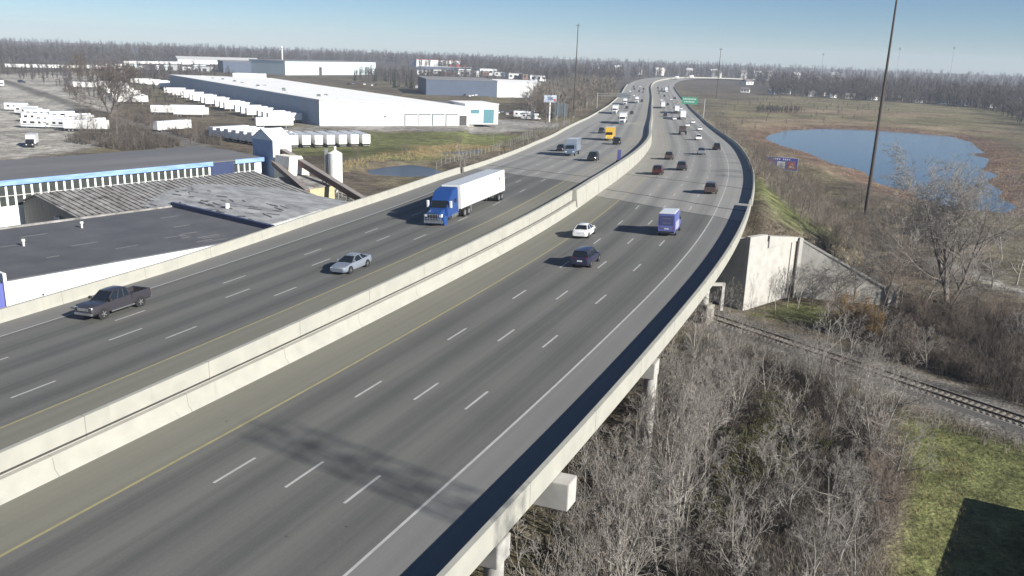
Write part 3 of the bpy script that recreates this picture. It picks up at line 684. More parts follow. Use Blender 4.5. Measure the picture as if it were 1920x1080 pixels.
for k in range(3):
    b = MB(); b.box(-.05+0, .39, 4+k*4.2, 5.6+k*4.2, .8, 3.9+k*.3); b.build('door', mat('grey_door', (.24,.25,.28), .7), t)
b = MB(); b.tube((0,vr+4,0), (0,vr+4,1), .1, n=5)
t = bld('low_gable_hall', 'wide low gabled hall with patched grey roof and white gable', 36, 8.5, -10.9)
b = MB(); b.loft([[(0, y, 0), (26, y, 0), (26, y, 5.5), (13, y, 6.85), (0, y, 5.5)] for y in (0, 33)]); b.build('wall', m_wall, t)
b = MB(); b.loft([[(-.4, y, 5.52), (13, y, 6.9), (26.4, y, 5.52), (26.4, y, 5.62), (13, y, 7.02), (-.4, y, 5.62)] for y in (.25, 33.3)]); b.build('roof', m_roofgrey, t)
for k in range(64):
    x = random.uniform(.6, 11.2); y = random.uniform(1, 31); L = random.uniform(.8, 3.5); w_ = random.uniform(.10, .5); z = lambda q: 5.66+(q+.4)*1.38/13.4+.012
    dy = random.uniform(-.6, .6); b = MB(); b.face([(x, y, z(x)), (x+w_, y+L*.2, z(x+w_)), (x+dy+w_, y+L, z(x+dy+w_)), (x+dy, y+L*.9, z(x+dy))]); b.build('tar_patch', m_patch, t)
b = MB(); b.tube((6,14,6), (6,14,7.0), .35, n=10); b.build('roof_vent', m_trim, t)

t = bld('conveyor_tower', 'tall blue and white gabled tower at the head of a conveyor', 73.5, 52, -10.9)
m_towerw = mat('tower_white', (.66,.70,.74), .7, var=.1)
b = MB(); b.box(0, 4.6, 0, 6.6, 0, 12.2, 0); b.build('wall', m_tower, t)
b = MB(); b.box(.02, 4.62, -.06, -.005, 4.2, 12.2); b.build('cladding', m_towerw, t)
b = MB(); b.loft([[(x, -.25, 12.2), (x, 3.3, 14.2), (x, 6.85, 12.2)] for x in (-.15, 4.8)]); b.build('roof', m_towerw, t)
b = MB(); b.loft([[(x, -.3, 12.22), (x, 3.3, 14.28), (x, 6.9, 12.22), (x, 6.9, 12.32), (x, 3.3, 14.42), (x, -.3, 12.32)] for x in (-.25, 4.9)]); b.build('roof', m_towerw, t)
b = MB(); b.box(1.6, 2.6, -.1, -.065, 8.0, 10.4); b.build('door', m_dark, t)
t = bld('hopper_house', 'cream hopper box with dark round hatch below the conveyor tower', 72.5, 46, -10.9)
b = MB(); b.loft([[(0,y,0),(5.2,y,0),(5.2,y,6.6),(3.4,y,9.6),(.4,y,9.6),(0,y,6.6)] for y in (0, 4.5)]); b.build('wall', m_cream, t)
b = MB(); b.tube((2.4,-.05,5.4), (2.4,.0,5.4), .55, n=14); b.build('hatch', m_dark, t)
b = MB(); b.box(-4, 4.0, -9, -.3, 0, 4.6); b.build('annex', m_gold, t)
b = MB(); b.loft([[(-4.1, -9.2, 4.62), (4.1, -9.2, 4.62), (4.1, -9.2, 4.8), (-4.1, -9.2, 4.8)], [(-4.1, -.25, 5.6), (4.1, -.25, 5.6), (4.1, -.25, 5.8), (-4.1, -.25, 5.8)]]); b.build('annex_roof', m_corr, t)
def conveyor(p0, p1, w, h, label, legs=()):
    t = thing('conveyor', label, 'conveyor', (p0[0], p0[1], p0[2])); d = Vector(p1)-Vector(p0); n = Vector((-d.y, d.x, 0)).normalized()*w/2; up = Vector((0,0,h))
    b = MB(); b.loft([[tuple(q-n), tuple(q+n), tuple(q+n+up), tuple(q-n+up)] for q in (Vector((0,0,0)), d)]); b.build('gallery', m_rust, t)
    b = MB(); b.loft([[tuple(q-n*1.15+up*1.02), tuple(q+n*1.15+up*1.02), tuple(q+n*1.15+up*1.15), tuple(q-n*1.15+up*1.15)] for q in (Vector((0,0,0)), d)]); b.build('cover', mat('conveyor_cover', (.21,.19,.18), .7), t)
    for f in legs:
        q = d*f; b = MB()
        for s in (-1, 1): b.tube(tuple(q+n*s), (q.x+n.x*s*2.2, q.y+n.y*s*2.2, -10.9-p0[2]), .13, n=6)
        b.tube(tuple(q+n), (q.x-n.x*1.6, q.y-n.y*1.6, -10.9-p0[2]+3), .08, n=5); b.build('trestle', m_galv, t)
def uv(u, v, z): return (BO[0]+.6*u-.8*v, BO[1]+.8*u+.6*v, z)
conveyor(uv(76, 52.2, -1.6), uv(73.5, 20.5, -9.6), 1.0, 1.1, 'long rusty covered conveyor slanting down from the tower', (.45, .7))
conveyor(uv(73.2, 51.5, -3.6), uv(66.5, 33, -6.6), .9, .9, 'short dark conveyor leaning on the shed roof below the tower', (.8,))
p = uv(82.5, 43.5, -10.9)
t = thing('silo', 'white cylindrical silo on steel legs beside the rusty conveyor', 'silo', p)
b = MB(); b.tube((0,0,3.6), (0,0,9.9), 1.45, n=28); b.tube((0,0,1.8), (0,0,3.6), .4, 1.45, n=28); b.build('shell', m_trim, t, smooth=40)
b = MB(); b.tube((0,0,9.9), (0,0,10.5), 1.48, .3, n=28); b.tube((0,0,10.5), (0,0,11.3), .25, n=8); b.build('cone_roof', m_trim, t, smooth=40)
for a in range(4): c, s = math.cos(a*1.571+.6)*1.3, math.sin(a*1.571+.6)*1.3; b = MB(); b.tube((c,s,-.3), (c,s,4), .12, n=6); b.build('leg', m_galv, t)
b = MB(); b.box(-2.1,-1.5,-.3,.3,0,10.8); b.build('ladder_cage', m_galv, t)

# ------------------------------------------------------------------ the long white warehouse
m_ww = mat('warehouse_white', (.80,.82,.82), .6, var=.05, scale=.3); m_ws = mat('warehouse_shaded_side', (.30,.37,.46), .7, var=.1, scale=.3); m_wr = mat('white_membrane', (.80,.80,.79), .7, var=.06, scale=.1)  # side wall is white too; its blue-grey shade is put into the colour
WA, WBp, WC, WD = (-79.0,345.0), (-20.8,371.0), (-167.0,591.0), (-225.5,564.5)
t = thing('warehouse', 'long white warehouse with flat white roof and loading doors', 'warehouse', (WA[0], WA[1], -11.4)); wv = Vector((WA[0], WA[1], -11.4))
zt = (-.9, -3.3, -3.0, -1.9); q = [Vector((p[0], p[1], z))-wv for p, z in zip((WA, WBp, WC, WD), zt)]
def quad(p, q_, m, name, drop=0): b = MB(); b.face([(p.x,p.y,0),(q_.x,q_.y,0),tuple(q_),tuple(p)]); return b.build(name, m, t)
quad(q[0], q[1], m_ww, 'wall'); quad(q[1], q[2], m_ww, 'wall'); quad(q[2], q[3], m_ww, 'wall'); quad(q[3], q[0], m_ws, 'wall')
b = MB(); up = Vector((0,0,.25)); c_ = (q[0]+q[1]+q[2]+q[3])/4; ex = [c_+(p-c_)*1.004 for p in q]
b.loft([[tuple(p) for p in ex], [tuple(p+up) for p in ex]]); b.build('roof', m_wr, t)
fd = (q[1]-q[0]); fl = fd.length; fu = Vector((fd.x, fd.y, 0)).normalized(); fn = Vector((fu.y, -fu.x, 0))
def facade_box(u0, u1, z0, z1, d0, d1, m, name, par=None):
    b = MB(); P = [q[0].xy.to_3d()+fu*u+fn*d for u, d in ((u0,d0),(u1,d0),(u1,d1),(u0,d1))]
    b.loft([[(p.x,p.y,z0) for p in P], [(p.x,p.y,z1) for p in P]]); return b.build(name, m, par or t)
m_door = mat('dock_door', (.72,.71,.68), .6, var=.05)
for u in (35.5, 41.5, 47.5, 53.5): facade_box(u, u+4.7, .6, 4.9, .02, .06, m_door, 'loading_door'); facade_box(u-.4, u+5.1, 4.9, 5.35, .02, .3, m_signback, 'door_lintel'); facade_box(u-.45, u-.02, .6, 4.9, .02, .25, m_signback, 'door_frame')
facade_box(59.2, 62.6, .4, 4.6, .02, .05, m_dark, 'open_doorway')
facade_box(17.2, 20.4, .5, 8.6, .02, .05, mat('grey_panel', (.55,.56,.56), .7), 'panel'); facade_box(7.2, 7.45, 0, 8.6, .02, .25, m_trim, 'downpipe'); facade_box(40.9, 41.15, 0, 7.0, .02, .25, m_trim, 'downpipe'); facade_box(0, 63.5, 0, .5, .02, .5, mat('dock_kerb', (.33,.32,.30), .8), 'kerb')
facade_box(26.5, 27.1, 3.8, 4.5, .02, .3, m_dark, 'wall_lamp')
sd = (q[3]-q[0]); su = Vector((sd.x, sd.y, 0)).normalized()
for k in range(16):
    p = q[0]+sd*(.05+.055*k)+(q[1]-q[0])*(.08+.16*random.random()+.03*(k % 3)); b = MB(); b.box(p.x-.7, p.x+.7, p.y-.7, p.y+.7, p.z+.2, p.z+.9+.4*(k % 2)); b.build('roof_vent', m_signback if k % 3 else m_trim, t)
b = MB(); p = q[3]+(q[2]-q[3])*.75-sd*.03; b.box(p.x-10, p.x+9, p.y-5, p.y+5, p.z, p.z+3.0); b.build('penthouse', m_ww, t)
# office wing at the right end
t = thing('office_wing', 'small white and glass office wing at the warehouse end', 'building', (-20, 376, -11.2), math.atan2(fu.y, fu.x))
b = MB(); b.box(-1.5, 14, 4, 24, 0, 8.6); b.build('wall', m_ww, t); b = MB(); b.box(-1.8, 14.3, 3.7, 24.3, 8.6, 8.9); b.build('roof', m_wr, t)
b = MB(); b.box(7, 12, 3.9, 3.97, .4, 6.5); b.build('window', mat('teal_glass', (.10,.22,.26), .2), t); b = MB(); b.box(1, 5, 3.9, 3.97, 4.6, 6.4); b.build('window', MATS['teal_glass'], t)
t = thing('office_wing', 'dark flat roofed lean-to against the warehouse side wall', 'building', (-33, 385, -11.2), math.atan2(fu.y, fu.x))
b = MB(); b.box(0, 11, 6, 24, 0, 7.6); b.build('wall', m_signback, t); b = MB(); b.box(-.3, 11.3, 5.7, 24.3, 7.6, 7.9); b.build('roof', m_roofblk2, t)

# ------------------------------------------------------------------ other far buildings
def block(name, label, x, y, rz, w, d, h, mw, mr, cat='building', group=None, wins=0, roof='flat', door=None):
    g = gz(x, y); t = thing(name, label, cat, (x, y, g), rz, group)
    b = MB(); b.box(-w/2, w/2, -d/2, d/2, -.6, h); b.build('wall', mw, t)
    b = MB()
    if roof == 'flat': b.box(-w/2-.3, w/2+.3, -d/2-.3, d/2+.3, h+.01, h+.35)
    else: b.loft([[(x_, -d/2-.5, h-.1), (x_, 0, h+roof), (x_, d/2+.5, h-.1), (x_, d/2+.5, h+.1), (x_, 0, h+roof+.2), (x_, -d/2-.5, h+.1)] for x_ in (-w/2-.4, w/2+.4)]); \
         b.loft([[(x_, -d/2+.02, h-.02), (x_, 0, h+roof-.05), (x_, d/2-.02, h-.02)] for x_ in (-w/2+.02, w/2-.02)])
    b.build('roof', mr, t)
    for k in range(wins):
        u = -w/2+(k+.5)*w/wins; b = MB(); ww = min(1.6, w/wins*.3); b.box(u-ww, u+ww, -d/2-.06, -d/2-.01, h*.35, h*.72); b.build('window', m_glass_d, t)
    if door is not None: b = MB(); b.box(door-2, door+2, -d/2-.08, -d/2-.02, 0, h*.6); b.build('door', m_dark, t)
    return t
m_pale = mat('pale_teal_wall', (.55,.66,.67), .7, var=.06, scale=.1); m_dkroof = mat('grey_roof', (.20,.20,.21), .85); m_dkblue = mat('dark_blue_wall', (.075,.10,.15), .7, var=.12, scale=.2); m_red = mat('red_wall', (.42,.06,.05), .7); m_brick = mat('dull_brick', (.20,.12,.10), .85)
block('depot', 'long pale teal industrial building with dark doorway beyond the warehouse', -222, 954, R(56), 131, 55, 13.5, m_pale, m_dkroof, wins=0, door=-18)
block('depot', 'low dark industrial building left of the pale teal one', -292, 935, R(25), 50, 50, 11, m_dkblue, m_dkroof)
block('depot', 'dark blue windowless warehouse near the car lot', -46, 640, R(12), 50, 60, 10.5, m_dkblue, m_dkroof)
block('store', 'bright white flat roofed store beside the dark blue warehouse', -3, 662, R(3), 34, 55, 10.5, m_ww, m_wr)
block('store', 'low white extension of the bright store', 24, 664, R(3), 18, 40, 6.5, m_ww, m_wr)
block('store', 'white superstore with a red roof edge in the distance', -140, 1490, R(15), 78, 60, 12, m_ww, m_red)
block('store', 'low red building beside the distant white superstore', -98, 1380, R(15), 26, 20, 8, m_red, m_dkroof)
block('store', 'small white block with dark front before the distant superstore', -41, 1140, R(8), 22, 18, 8, m_ww, m_dkroof, wins=4)
block('store', 'long grey roofed range before the distant superstore', -100, 1250, R(8), 90, 20, 6, m_dkblue, mat('light_roof', (.5,.5,.5), .8))
block('hangar', 'pale arched depot roof at the foot of the left woods', -430, 1250, R(28), 110, 40, 5.5, mat('grey_cladding', (.45,.47,.47), .7), MATS['light_roof'], roof=3)
# made-up shed; roof and cast shadow stand in for a black masked corner (only its roof corner is in view)
t = thing('shed', 'made-up black roofed shed standing in for a masked corner of the lawn', 'shed', (37.5, 47.5, -10.7), R(-15))
t.rotation_euler = (0,0,0); t.location = (38.4, 55.0, -10.9)
def _sh(a, b_, z): return (.9*a-.562*b_, -.436*a-.827*b_, z)
b = MB(); b.loft([[_sh(a, b_, z) for a, b_ in ((0.3,0.3),(15,.3),(15,14.7),(.3,14.7))] for z in (-.3, 2.5)]); b.build('wall', mat('stand_in_siding', (.05,.05,.055), .8), t)
b = MB(); b.loft([[_sh(a, b_, z) for a, b_ in ((0,0),(15.3,0),(15.3,15),(0,15))] for z in (2.5, 2.72)]); b.build('roof', mat('stand_in_roof', (.018,.019,.021), .95, spec=.1), t)
# ------------------------------------------------------------------ vehicles (local +x is forward, origin on the ground)
m_tyre = mat('tyre_rubber', (.018,.018,.019), .9); m_rim = mat('alloy_rim', (.42,.43,.45), .35, metal=.7); m_vglass = mat('tinted_glass', (.012,.016,.02), .06, var=.0, spec=.8)
m_chrome = mat('chrome', (.6,.62,.64), .2, metal=.9); m_hl = mat('headlight_lens', (.75,.78,.80), .12, spec=.8); m_tl = mat('tail_light', (.32,.015,.015), .25); m_blackp = mat('black_plastic', (.022,.022,.024), .6); m_plate = mat('number_plate', (.62,.64,.68), .5)
PAINT = {}
def paint(name, c):
    if name not in PAINT: PAINT[name] = mat('paint_'+name, c, .35, var=.04, scale=.7, coat=.6)
    return PAINT[name]
p_white = paint('white', (.74,.75,.76)); p_silver = paint('silver', (.18,.205,.25)); p_grey = paint('charcoal', (.036,.034,.042)); p_navy = paint('navy', (.022,.024,.055)); p_black = paint('black', (.014,.014,.016)); p_red = paint('dark_red', (.055,.012,.012)); p_blue = paint('blue', (.016,.058,.215)); p_brown = paint('brown', (.07,.05,.045)); p_yellow = paint('yellow', (.62,.40,.05)); p_bgrey = paint('blue_grey', (.10,.14,.20)); p_violet = paint('violet_blue', (.10,.125,.34)); p_beige = paint('beige', (.45,.41,.33)); p_green = paint('pale_green', (.45,.58,.52))
def ring(x, wb, zb, wm, zm, wt, zt, crown=.03):
    h = [(0,zb),(wb*.9,zb),(wb,zb+.06),(wm,zb+(zm-zb)*.45),(wm,zm),(wt+(wm-wt)*.25,zt-.05),(wt*.94,zt),(0,zt+crown)]
    return [(x,y,z) for y,z in h]+[(x,-y,z) for y,z in h[-2:0:-1]]
_wheel = {}
def wheel(parent, x, y, r, w, side, detail=True, rim=None):
    key = (r, w, detail, rim.name if rim else '')
    if key not in _wheel:
        n = 20 if detail else 12; b = MB()
        rr = []
        for i in range(n+1):
            a = 2*math.pi*i/n; c, s = math.cos(a), math.sin(a)
            rr.append([(q*c, yy, q*s) for q, yy in ((r*.62,-w/2),(r*.95,-w/2),(r,-w/2+.03),(r,w/2-.03),(r*.95,w/2),(r*.62,w/2))])
        b.loft(rr, caps=False); o1 = b.build('tyre', m_tyre, None, smooth=50)
        b = MB(); b.tube((0,-w/2+.02,0), (0,w/2-.02,0), r*.64, n=n); b.tube((0,w/2-.03,0), (0,w/2+.005,0), r*.2, n=8)
        for i in range(5): a = 2*math.pi*i/5; b.tube((r*.15*math.cos(a), w/2-.015, r*.15*math.sin(a)), (r*.6*math.cos(a), w/2-.015, r*.6*math.sin(a)), r*.07, n=4)
        o2 = b.build('rim', rim or m_rim, None, smooth=40)
        _wheel[key] = (o1.data, o2.data); bpy.data.objects.remove(o1); bpy.data.objects.remove(o2)
    d1, d2 = _wheel[key]
    e = bpy.data.objects.new('wheel', d1); link(e, parent); e.location = (x, y, r); e.rotation_euler = (0, 0, 0 if side > 0 else math.pi)
    if detail: o = bpy.data.objects.new('rim', d2); link(o, e)
    else: o = bpy.data.objects.new('rim', d2); link(o, e)
    return e
def cabin(t, base, top, paintm, zb, zt, wb, wt, glass_names=True, pillars=()):
    (xf, xr), (tf, tr) = base, top
    Bp = [Vector((xf,wb*.93,zb)), Vector((xr,wb*.93,zb)), Vector((xr,-wb*.93,zb)), Vector((xf,-wb*.93,zb))]
    Tp = [Vector((tf,wt,zt)), Vector((tr,wt,zt)), Vector((tr,-wt,zt)), Vector((tf,-wt,zt))]
    for nm, i, j in (('side_window',0,1),('rear_window',1,2),('side_window',2,3),('windshield',3,0)):
        b = MB(); b.face([Bp[i], Bp[j], Tp[j], Tp[i]]); b.build(nm, m_vglass, t)
    b = MB(); up = Vector((0,0,.045)); mid = [(Tp[k]+Tp[(k+1)%4])/2 for k in range(4)]; c = (tf+tr)/2
    e = 1.03
    rows = []
    for f in (0, .12, .5, .88, 1):
        x = tf+(tr-tf)*f + (.04 if f == 0 else -.04 if f == 1 else 0); cr_ = (.0, .035, .055, .035, .0)[int(f*4+.5) if f in (0,.5,1) else (1 if f < .5 else 3)]
        rows.append([(x, wt*e, zt-.03), (x, wt*.8, zt+.02+cr_), (x, 0, zt+.035+cr_), (x, -wt*.8, zt+.02+cr_), (x, -wt*e, zt-.03), (x, 0, zt-.035)])
    b.loft(rows)
    for i in range(4):
        d = (Tp[i]-Bp[i]); n = Vector((0, 1 if i < 2 else -1, 0)); inx = Vector((-1 if i in (0,3) else 1, 0, 0))
        P = [Bp[i]+n*.012, Bp[i]+inx*.11+n*.012, Tp[i]+inx*.08+n*.012, Tp[i]+n*.012]; b.face([tuple(p) for p in P])
        m2 = Vector((.012 if i in (0,3) else -.012, 0, .004)); iny = Vector((0, -1 if i < 2 else 1, 0))
        P = [Bp[i]+m2, Bp[i]+iny*.07+m2, Tp[i]+iny*.06+m2, Tp[i]+m2]; b.face([tuple(p) for p in P])
    for f in pillars:
        for sgn, (a0, a1, c0, c1) in ((1,(Bp[0],Bp[1],Tp[0],Tp[1])), (-1,(Bp[3],Bp[2],Tp[3],Tp[2]))):
            q0 = a0+(a1-a0)*f; q1 = c0+(c1-c0)*f; n = Vector((0, sgn*.012, 0)); wv_ = Vector((.05,0,0)); b.face([tuple(q0-wv_+n), tuple(q0+wv_+n), tuple(q1+wv_+n), tuple(q1-wv_+n)])
    b.build('roof', paintm, t, smooth=35)
def lamps(t, xf, xr, w, zf, zr_, hs=(.26,.13), ts=(.2,.16), wt=None, dt=.14):
    for s in (1, -1):
        b = MB(); b.box(xf-.14, xf+.012, s*w-hs[0]/2, s*w+hs[0]/2, zf-hs[1]/2, zf+hs[1]/2); b.build('headlight', m_hl, t, bevel=.02)
        b = MB(); v = wt or w; b.box(xr-.012, xr+dt, s*v-ts[0]/2, s*v+ts[0]/2, zr_-ts[1]/2, zr_+ts[1]/2); b.build('tail_light', m_tl, t, bevel=.015)
def car(kind, label, pm, group=None, name=None, cat='car', detail=True):
    t = thing(name or {'sedan':'sedan','suv':'sport_utility','coupe':'coupe','van':'van'}[kind], label, cat, group=group)
    if kind in ('sedan', 'coupe'):
        cp_ = kind == 'coupe'; H = 1.36 if cp_ else 1.45
        st = [(2.36,.60,.30,.70,.50,.58,.60),(2.24,.78,.24,.84,.54,.76,.68),(1.9,.85,.22,.90,.58,.84,.77),(1.0,.88,.20,.92,.64,.87,.92),(.0,.88,.20,.93,.68,.89,.95),(-1.2,.88,.20,.93,.70,.88,.99),(-1.85,.86,.24,.91,.70,.84,1.02),(-2.25,.80,.30,.86,.66,.77,1.0),(-2.4,.68,.36,.74,.60,.64,.88)]
        b = MB(); b.loft([ring(*q) for q in st]); b.build('body', pm, t, smooth=32)
        cabin(t, (1.05,-1.95 if cp_ else -1.75), (.12,-1.0 if cp_ else -.98), pm, .93, H, .93, .60, pillars=(.5,) if not cp_ else (.58,))
        wx = (1.42,-1.40); rw = .34; W = .93; lamps(t, 2.27, -2.30, .64, .62, .80); xf, xr, zb = 2.37, -2.41, .5
    elif kind == 'suv':
        st = [(2.3,.70,.34,.80,.60,.70,.80),(2.18,.84,.28,.90,.66,.84,.92),(1.6,.90,.26,.95,.72,.90,1.02),(.9,.91,.26,.96,.76,.91,1.08),(-1.4,.91,.26,.96,.78,.90,1.10),(-2.2,.88,.32,.93,.78,.86,1.10),(-2.36,.78,.40,.84,.72,.78,1.04)]
        b = MB(); b.loft([ring(*q) for q in st]); b.build('body', pm, t, smooth=32)
        cabin(t, (.95,-2.26), (.30,-1.95), pm, 1.07, 1.72, .95, .68, pillars=(.36,.68))
        wx = (1.42,-1.42); rw = .38; W = .96; lamps(t, 2.22, -2.27, .68, .82, 1.0, ts=(.16,.3)); xf, xr, zb = 2.31, -2.37, .55
    elif kind == 'van':                                   # tall step van
        st = [(2.55,.80,.42,.90,.8,.84,1.15),(2.3,.92,.34,1.0,.9,.96,1.30),(1.75,.96,.34,1.02,1.0,.98,1.55)]
        b = MB(); b.loft([ring(*q) for q in st]+[ring(1.2,.96,.34,1.03,1.2,.97,2.55,.05), ring(.8,.97,.34,1.03,1.5,.95,2.68,.06), ring(-2.5,.97,.34,1.03,1.5,.95,2.68,.06), ring(-2.6,.94,.38,1.0,1.5,.92,2.6,.06)]); b.build('body', pm, t, smooth=32)
        b = MB(); b.box(-2.6, 1.0, -.93, .93, 2.69, 2.78); b.build('roof', p_white, t, bevel=.03)
        b = MB(); b.face([(1.80,.86,1.62),(1.80,-.86,1.62),(1.27,-.86,2.45),(1.27,.86,2.45)]); b.build('windshield', m_vglass, t)
        for s in (1,-1):
            b = MB(); b.face([(1.35,s*1.035,1.55),(.65,s*1.035,1.55),(.65,s*1.0,2.2),(1.1,s*1.0,2.2)]); b.build('side_window', m_vglass, t)
            b = MB(); b.box(-2.3, .3, s*1.034-.004, s*1.034+.004, .75, 1.7); b.build('side_panel', paint('lilac', (.46,.47,.66)), t)
        b = MB(); b.box(-2.635,-2.605,-.82,.82,1.35,2.45); b.build('rear_door', paint('deep_blue', (.055,.06,.16)), t)
        for z in (1.0, 1.55, 2.1): b = MB(); b.box(-2.66,-2.64,-.5,.5,z,z+.06); b.build('door_trim', m_chrome, t)
        b = MB(); b.box(-2.75,-2.6,-.9,.9,.45,.62); b.build('bumper', m_blackp, t)
        wx = (1.65,-1.6); rw = .39; W = 1.02; lamps(t, 2.45, -2.6, .78, .95, 1.0, ts=(.12,.4)); xf, xr, zb = 2.56, -2.62, .7
    for s in (1,-1):
        for x in wx:
            b = MB(); b.tube((x, s*(W-.16), rw), (x, s*(W+.004), rw), rw+.055, n=20); b.build('wheel_arch', m_blackp, t)
            wheel(t, x, s*(W-.085), rw, .2, s)
        if detail: b = MB(); b.box(.72,.9,s*(W+.02)-.09,s*(W+.02)+.09,1.0 if kind != 'van' else 1.5,1.14 if kind != 'van' else 1.85); b.build('mirror', m_blackp if kind == 'van' else pm, t, bevel=.03)
    if detail:
        b = MB(); b.box(xr-.012, xr+.1, -.26, .26, zb+.15, zb+.29); b.build('number_plate', m_plate, t)
        b = MB(); b.box(xf-.14, xf-.02, -.5, .5, zb-.12, zb+.06); b.build('grille', m_blackp, t)
    return t
def put(t, s, l, back=False, z=0.0, dh=0.0):
    x, y = road_xy(s, l); e = .5; zz = float(rz_(s, l)); hd = head(s)
    slope = math.atan2(float(rz_(s+2, l)-rz_(s-2, l)), 4.0); er = float(np.interp(s, SS, PR[:,2] if l > -5 else PR[:,3]))
    f = -1 if back else 1
    m = Matrix.Translation((x, y, zz+.008+z)) @ Matrix.Rotation(hd+(math.pi if back else 0)+dh, 4, 'Z') @ Matrix.Rotation(-slope*f, 4, 'Y') @ Matrix.Rotation(-math.atan(er)*f, 4, 'X')
    t.matrix_world = m; return t
def pickup(label, pm):
    t = thing('pickup_truck', label, 'pickup truck')
    st = [(2.9,.82,.50,.94,.78,.86,1.05),(2.76,.92,.42,1.0,.82,.95,1.14),(2.0,.95,.42,1.01,.88,.97,1.20),(1.3,.96,.42,1.01,.92,.97,1.24),(-.95,.96,.42,1.01,.94,.97,1.27),(-1.0,.96,.42,1.01,.80,.97,.86),(-2.88,.95,.48,1.0,.80,.96,.86)]
    b = MB(); b.loft([ring(*q, crown=.02 if q[0] > -.96 else 0) for q in st]); b.build('body', pm, t, smooth=32)
    bed = MB(); bed.box(-2.9,-1.0,.90,1.0,.80,1.30); bed.box(-2.9,-1.0,-1.0,-.90,.80,1.30); bed.box(-2.95,-2.85,-.99,.99,.72,1.31); bed.box(-1.06,-.98,-.9,.9,.8,1.3); bed.build('cargo_bed', pm, t, bevel=.02)
    b = MB(); b.box(-2.84,-1.07,-.89,.89,.885,.9); b.build('bed_liner', m_blackp, t)
    cabin(t, (1.35,-.98), (.55,-.78), pm, 1.24, 1.88, .98, .72, pillars=(.42,.70))
    for s in (1,-1):
        for x in (1.85,-1.78):
            b = MB(); b.tube((x, s*.84, .42), (x, s*1.018, .42), .50, n=22); b.build('wheel_arch', m_blackp, t); wheel(t, x, s*.90, .41, .27, s)
        b = MB(); b.box(-1.1,1.2,s*1.06-.08,s*1.06+.08,.40,.50); b.build('running_board', m_chrome, t)
        b = MB(); b.box(1.1,1.3,s*1.12-.12,s*1.12+.12,1.28,1.5); b.build('mirror', m_blackp, t, bevel=.03)
    lamps(t, 2.84, -2.95, .78, .98, 1.08, hs=(.34,.26), ts=(.12,.34), wt=.92, dt=.05)
    b = MB(); b.box(2.78,2.93,-.58,.58,.82,1.06); b.build('grille', m_chrome, t); b = MB(); b.box(2.75,3.0,-.95,.95,.48,.68); b.build('bumper', m_chrome, t, bevel=.04); b = MB(); b.box(-3.08,-2.92,-.9,.9,.5,.68); b.build('bumper', m_chrome, t, bevel=.03)
    return t
def box_body(t, x0, x1, w, z0, z1, m, rear=True):
    b = MB(); b.box(x0, x1, -w/2, w/2, z0, z1); b.build('cargo_box', m, t, bevel=.03)
    b = MB(); b.box(x0+.03, x1-.03, -w/2+.03, w/2-.03, z1+.004, z1+.03); b.build('box_roof', mat('box_roof', (.46,.49,.54), .5, var=.05), t)
    if rear:
        b = MB(); b.box(x0-.03, x0-.004, -w/2+.08, -.02, z0+.1, z1-.1); b.box(x0-.03, x0-.004, .02, w/2-.08, z0+.1, z1-.1); b.build('rear_door', m, t)
